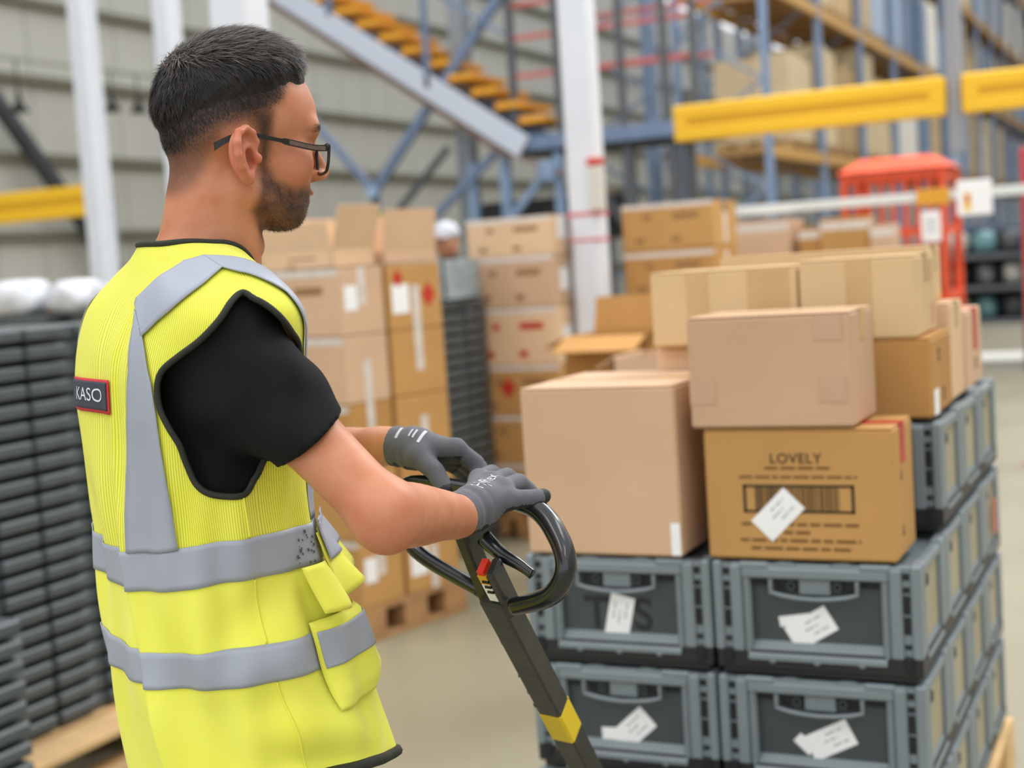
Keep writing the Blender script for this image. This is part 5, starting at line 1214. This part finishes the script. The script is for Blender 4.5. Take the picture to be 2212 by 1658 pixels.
# open cartons between the stacks
def open_carton(label, x, y, z, w_, d, h, m, rz=0., flaps=(1, 1, 1, 1), tilt=60):
    t = thing('open_carton', label, 'carton', (x, y, z), rz); th = .005
    for (a, b_) in (((-w_ / 2, -d / 2, 0), (w_ / 2, -d / 2 + th, h)), ((-w_ / 2, d / 2 - th, 0), (w_ / 2, d / 2, h)), ((-w_ / 2, -d / 2, 0), (-w_ / 2 + th, d / 2, h)), ((w_ / 2 - th, -d / 2, 0), (w_ / 2, d / 2, h)), ((-w_ / 2, -d / 2, 0), (w_ / 2, d / 2, th))):
        q = MB(); q.box(a, b_); q.build('side', m, t)
    for k, (o_, ax, wd, ln_) in enumerate((((0, -d / 2, h), 0, w_, d * .48), ((w_ / 2, 0, h), 90, d, w_ * .3), ((0, d / 2, h), 180, w_, d * .48), ((-w_ / 2, 0, h), 270, d, w_ * .3))):
        if not flaps[k]: continue
        q = MB(); q.box((-wd / 2 + .004, -ln_, 0), (wd / 2 - .004, 0, th)); q = q.build('flap', m, t); q.location = o_
        q.rotation_euler = (Matrix.Rotation(R(ax), 4, 'Z') @ Matrix.Rotation(R(-flaps[k]), 4, 'X')).to_euler()
    return t
oc = open_carton('open brown carton with a dark inside in front of the banded column', -2.38, 6.15, .62, .40, .36, .52, K_deep, 0, (-20, 40, 75, -25)); diamond(oc, -.12, -.1806, .3, .045)
carton('plain brown carton under the open carton by the banded column', .46, .42, .617, (-2.38, 6.15, 0), K_gold, 0)
for k in range(3):
    o = link('bubble_bag', blob_mesh('bubble_bag', mat('bubble_wrap', (196, 196, 192), .3, var=.1, vscale=30), .14, .16, .12, 60 + k)); o.location = (-2.46 + .10 * k, 6.12 + .03 * k, .63 + (.12 if k == 1 else 0)); tag(o, '%s crumpled pale packing bag inside the open carton' % ('left', 'middle', 'right')[k], 'bag', 'packing bags in the open carton')
oc = open_carton('small open pinkish carton just behind the tall pinkish carton', -1.66, 4.70, .60, .26, .30, .55, K_pink, 0, (0, 0, 0, -30)); carton('brown carton under the small open pinkish carton', .34, .36, .597, (-1.66, 4.70, 0), K_gold, 0)
# ---- the pallet of cartons just beyond the worker
RZ = R(-14); KX, KY = -3.03, 4.80; rx_, ry_ = Vector((math.cos(RZ), math.sin(RZ), 0)), Vector((-math.sin(RZ), math.cos(RZ), 0))
def s1(x, y, z): return Vector((KX, KY, 0)) + rx_ * x + ry_ * y + Vector((0, 0, z))
make_pallet('brown wooden pallet under the cartons beyond the worker', .82, .64, s1(-.41, -.01, 0), RZ, (176, 134, 90), nb=5)
zs = (.146, .425, .70, .975, 1.25, 1.525)
for i in range(5):
    h = zs[i + 1] - zs[i] - .0015; pos = ('bottom', 'second', 'third', 'fourth', 'top')[i]
    if True:
        t = carton('%s carton in the near column of the pallet beyond the worker' % pos, .60, .25, h, s1(-.30, .125, zs[i]), (K_gold, K_gold, K_deep, K_pink, K_pink)[i], RZ, M_wtape, group='cartons on the pallet beyond the worker', top_tape=False)
        sstrip(t, .3, -.02, .02, .0 if i % 2 else .12, h - (.1 if i % 2 else 0)); strip(t, -.3, .3, -.125, h - .03, h - .004)
        if i in (0, 4): sstrip(t, .3006, -.10, -.03, .10, .20, 'label', M_paper)
        if i == 4: print_marks(t, .6, .25, h)
    t = carton('%s carton in the far column of the pallet beyond the worker' % pos, .60, .325, h, s1(-.30, .435, zs[i]), (K_gold, K_deep, K_gold, K_gold, K_gold)[i], RZ, M_wtape, group='cartons on the pallet beyond the worker', top_tape=False)
    sstrip(t, .3, -.02, .025, .0 if i % 2 == 0 else .10, h - (.09 if i % 2 == 0 else 0))
    if i in (0, 4): sstrip(t, .3006, -.14, -.04, .07, .19, 'label', M_paper)
    if i == 4: diamond(t, .3008, .08, .14, .055, side_m); diamond(t, .3008, -.10, .215, .04, side_m)
oc = open_carton('pale open carton with raised flaps on top of the pallet beyond the worker', *s1(-.33, .125, 1.5265), .60, .24, .07, K_pale, RZ, (82, 72, 86, 80)); print_marks(oc, .6, .24, .06)
open_carton('open carton with a tall raised side flap, far end of the pallet beyond the worker', *s1(-.30, .435, 1.5265), .58, .32, .05, K_pink, RZ, (0, 84, 86, 80))
carton('pale carton left behind on the pallet beyond the worker, beside the worker\'s neck', .2, .5, 1.2, s1(-.71, .3, .146), K_pale, RZ)
# ---- dark folded crates in stacks
def folded_crate_mesh():
    b = MB(); b.box((-.28, -.185, .004), (.28, .185, .05), .006)
    for sx in (-1, 1):
        for y0, y1 in ((-.195, -.03), (.03, .195)): b.box((sx * .3, y0, .010), (sx * .26, y1, .049), .007)
        for x0, x1 in ((-.29, -.06), (.06, .29)): b.box((x0, sx * .2, .010), (x1, sx * .17, .049), .007)
    return b.mesh('folded_crate', M_blackp)
fcm = folded_crate_mesh()
def fstack(label, x, y, n, z0, group, jit=.002, pitch=.0572, mesh=None, rz=0):
    for k in range(n):
        o = link('folded_crate', mesh or fcm); lab_ = label.replace('folded crate', 'folded crate, %s from the top' % ORD[n - 1 - k] if k < n - 1 else 'topmost folded crate', 1).replace('in the', 'of the', 1); o.location = (x + rs.uniform(-jit, jit), y + rs.uniform(-jit, jit), z0 + k * pitch); o.rotation_euler = (0, 0, rz); tag(o, lab_, 'crate', group)
fstack('dark folded crate in the tall stack at the left edge', -3.50, 3.07, 22, .146, 'tall stack of folded crates at the left edge')
fstack('dark folded crate in the tall stack by the worker\'s back', -3.50, 3.475, 22, .146, 'tall stack of folded crates by the worker\'s back')
fstack('dark folded crate in the low stack behind the worker\'s vest', -3.45, 3.90, 8, .146, 'low stack of folded crates behind the vest')
fstack('dark folded crate in the short stack at the bottom left corner', -3.20, 2.66, 11, .0, 'short stack of folded crates at the bottom left')
make_pallet('pale wooden pallet under the dark folded crates at the left', .90, 1.40, (-3.47, 2.87, 0), 0, (214, 178, 128))
fstack('dark folded crate in the stack behind the pallet of cartons', -3.62, 6.585, 23, .0, 'stack of folded crates behind the cartons', rz=R(90))
t = thing('parts_bin', 'pale grey parts bin on the folded crates behind the cartons', 'bin', (-3.60, 6.585, 23 * .0572 - .003), 0)
b = MB(); b.box((-.2, -.2, .0), (.2, .2, .02)); b.box((-.2, -.2, 0), (.2, -.185, .22), .004); b.box((-.2, .185, 0), (.2, .2, .22), .004); b.box((-.2, -.2, 0), (-.185, .2, .22), .004); b.box((.185, -.2, 0), (.2, .2, .22), .004); b.build('tub', mat('bin_pale', (150, 164, 170), .4, var=.2, vscale=14), t)
b = MB(); b.box((-.08, -.206, .12), (.08, -.199, .17), .002); b.build('label', M_paper, t)
# far left clutter: wrapped bundles on dark crates
for i, (x, y) in enumerate(((-6.38, 6.6), (-5.75, 6.75))):
    fstack('dark folded crate in the %s stack under the white bundles' % ('left', 'right')[i], x, y, 24, 0.0, 'stacks of folded crates under the white bundles, %s' % ('left', 'right')[i])
M_wrap = mat('white_wrap', (226, 228, 234), .25, var=.12, vscale=14)
for i, (x, y, sx, sy, sz) in enumerate(((-6.42, 6.55, .44, .4, .22), (-6.02, 6.62, .30, .4, .2), (-5.75, 6.78, .22, .34, .16))):
    o = link('wrapped_bundle', blob_mesh('wrapped_bundle', M_wrap, sx, sy, sz, 90 + i, 26)); o.location = (x, y, 24 * .0572 + .0); tag(o, ('largest white plastic-wrapped bundle at the left edge', 'white plastic-wrapped bundle in the middle of the three at the left', 'small white plastic-wrapped bundle nearest the worker\'s shoulder')[i], 'bundle', 'white wrapped bundles')
c_ = carton('single pinkish carton standing behind the worker\'s back', .30, .4, .9, (-5.62, 7.3, .80), K_pink, 0); carton('brown carton under the single pinkish carton behind the worker\'s back', .36, .44, .798, (-5.62, 7.3, 0), K_gold, 0)
b = MB(); b.box((-12, 12.2, 1.30), (-7.6, 13.0, 1.36)); b2 = thing('work_table', 'long low work table along the wall at the far left', 'table', (0, 0, 0), 0)
b.build('top', mat('table_ochre', (188, 150, 104), .6), b2)
for x in (-11.9, -9.8, -7.7): b = MB(); b.box((x, 12.3, 0), (x + .08, 12.9, 1.3)); b.build('leg', M_dsteel, b2)
# ---- a second worker far back, bending over the crates
P2 = np.array([-4.22, 8.05, 0.])
def folk(p):
    q = p - P2.astype(np.float32)
    d = s_ell(q, (0, 0, 1.22), (.17, .22, .30)); d = smin(d, s_cone(q, (0, 0, 1.45), (.03, -.10, 1.60), .07, .055), .05)
    for s in (-1, 1):
        d = smin(d, s_chain(q, [(s * .19, 0, 1.42), (s * .25, -.12, 1.18), (s * .12, -.34, 1.16)], [.07, .052, .04], .03), .05); d = smin(d, s_chain(q, [(s * .09, .02, .98), (s * .1, 0, .5), (s * .1, .03, .08), (s * .1, -.14, .05)], [.11, .075, .055, .045], .03), .05)
    return smin(d, s_ell(q, (.03, -.12, 1.66), (.078, .095, .11)), .02)
V, F_ = nets(folk, P2 - [.36, .46, .0], P2 + [.36, .3, 1.82], .016)
zz_ = V[:, 2]; hd_ = ((V - (P2 + [.03, -.12, 1.66])) ** 2).sum(1) < .0135
p2 = link('person', np_mesh('person', V @ HM, F_, [mat('far_grey_clothes', (84, 90, 106), .8), mat('far_skin', (196, 142, 112), .6)])); p2.data.polygons.foreach_set('material_index', hd_[F_].all(1).astype(np.int32)); tag(p2, 'person in dark grey clothes and a pale cap bent over beyond the cartons', 'person')
origin_to(p2, Vector(P2))
cp = MB(); cp.m = Matrix.Translation((.03, -.12, 1.685)); cp.lathe([(.088, -.01), (.09, .03), (.07, .075), (.03, .095), (.002, .1)], 16); cp.m = Matrix.Translation((.03, -.2, 1.675)); cp.prism([(-.07, 0), (.07, 0), (.05, -.07), (0, -.09), (-.05, -.07)], 0, .012); cp.build('cap', mat('cap_pale', (206, 208, 218), .7), p2, True)
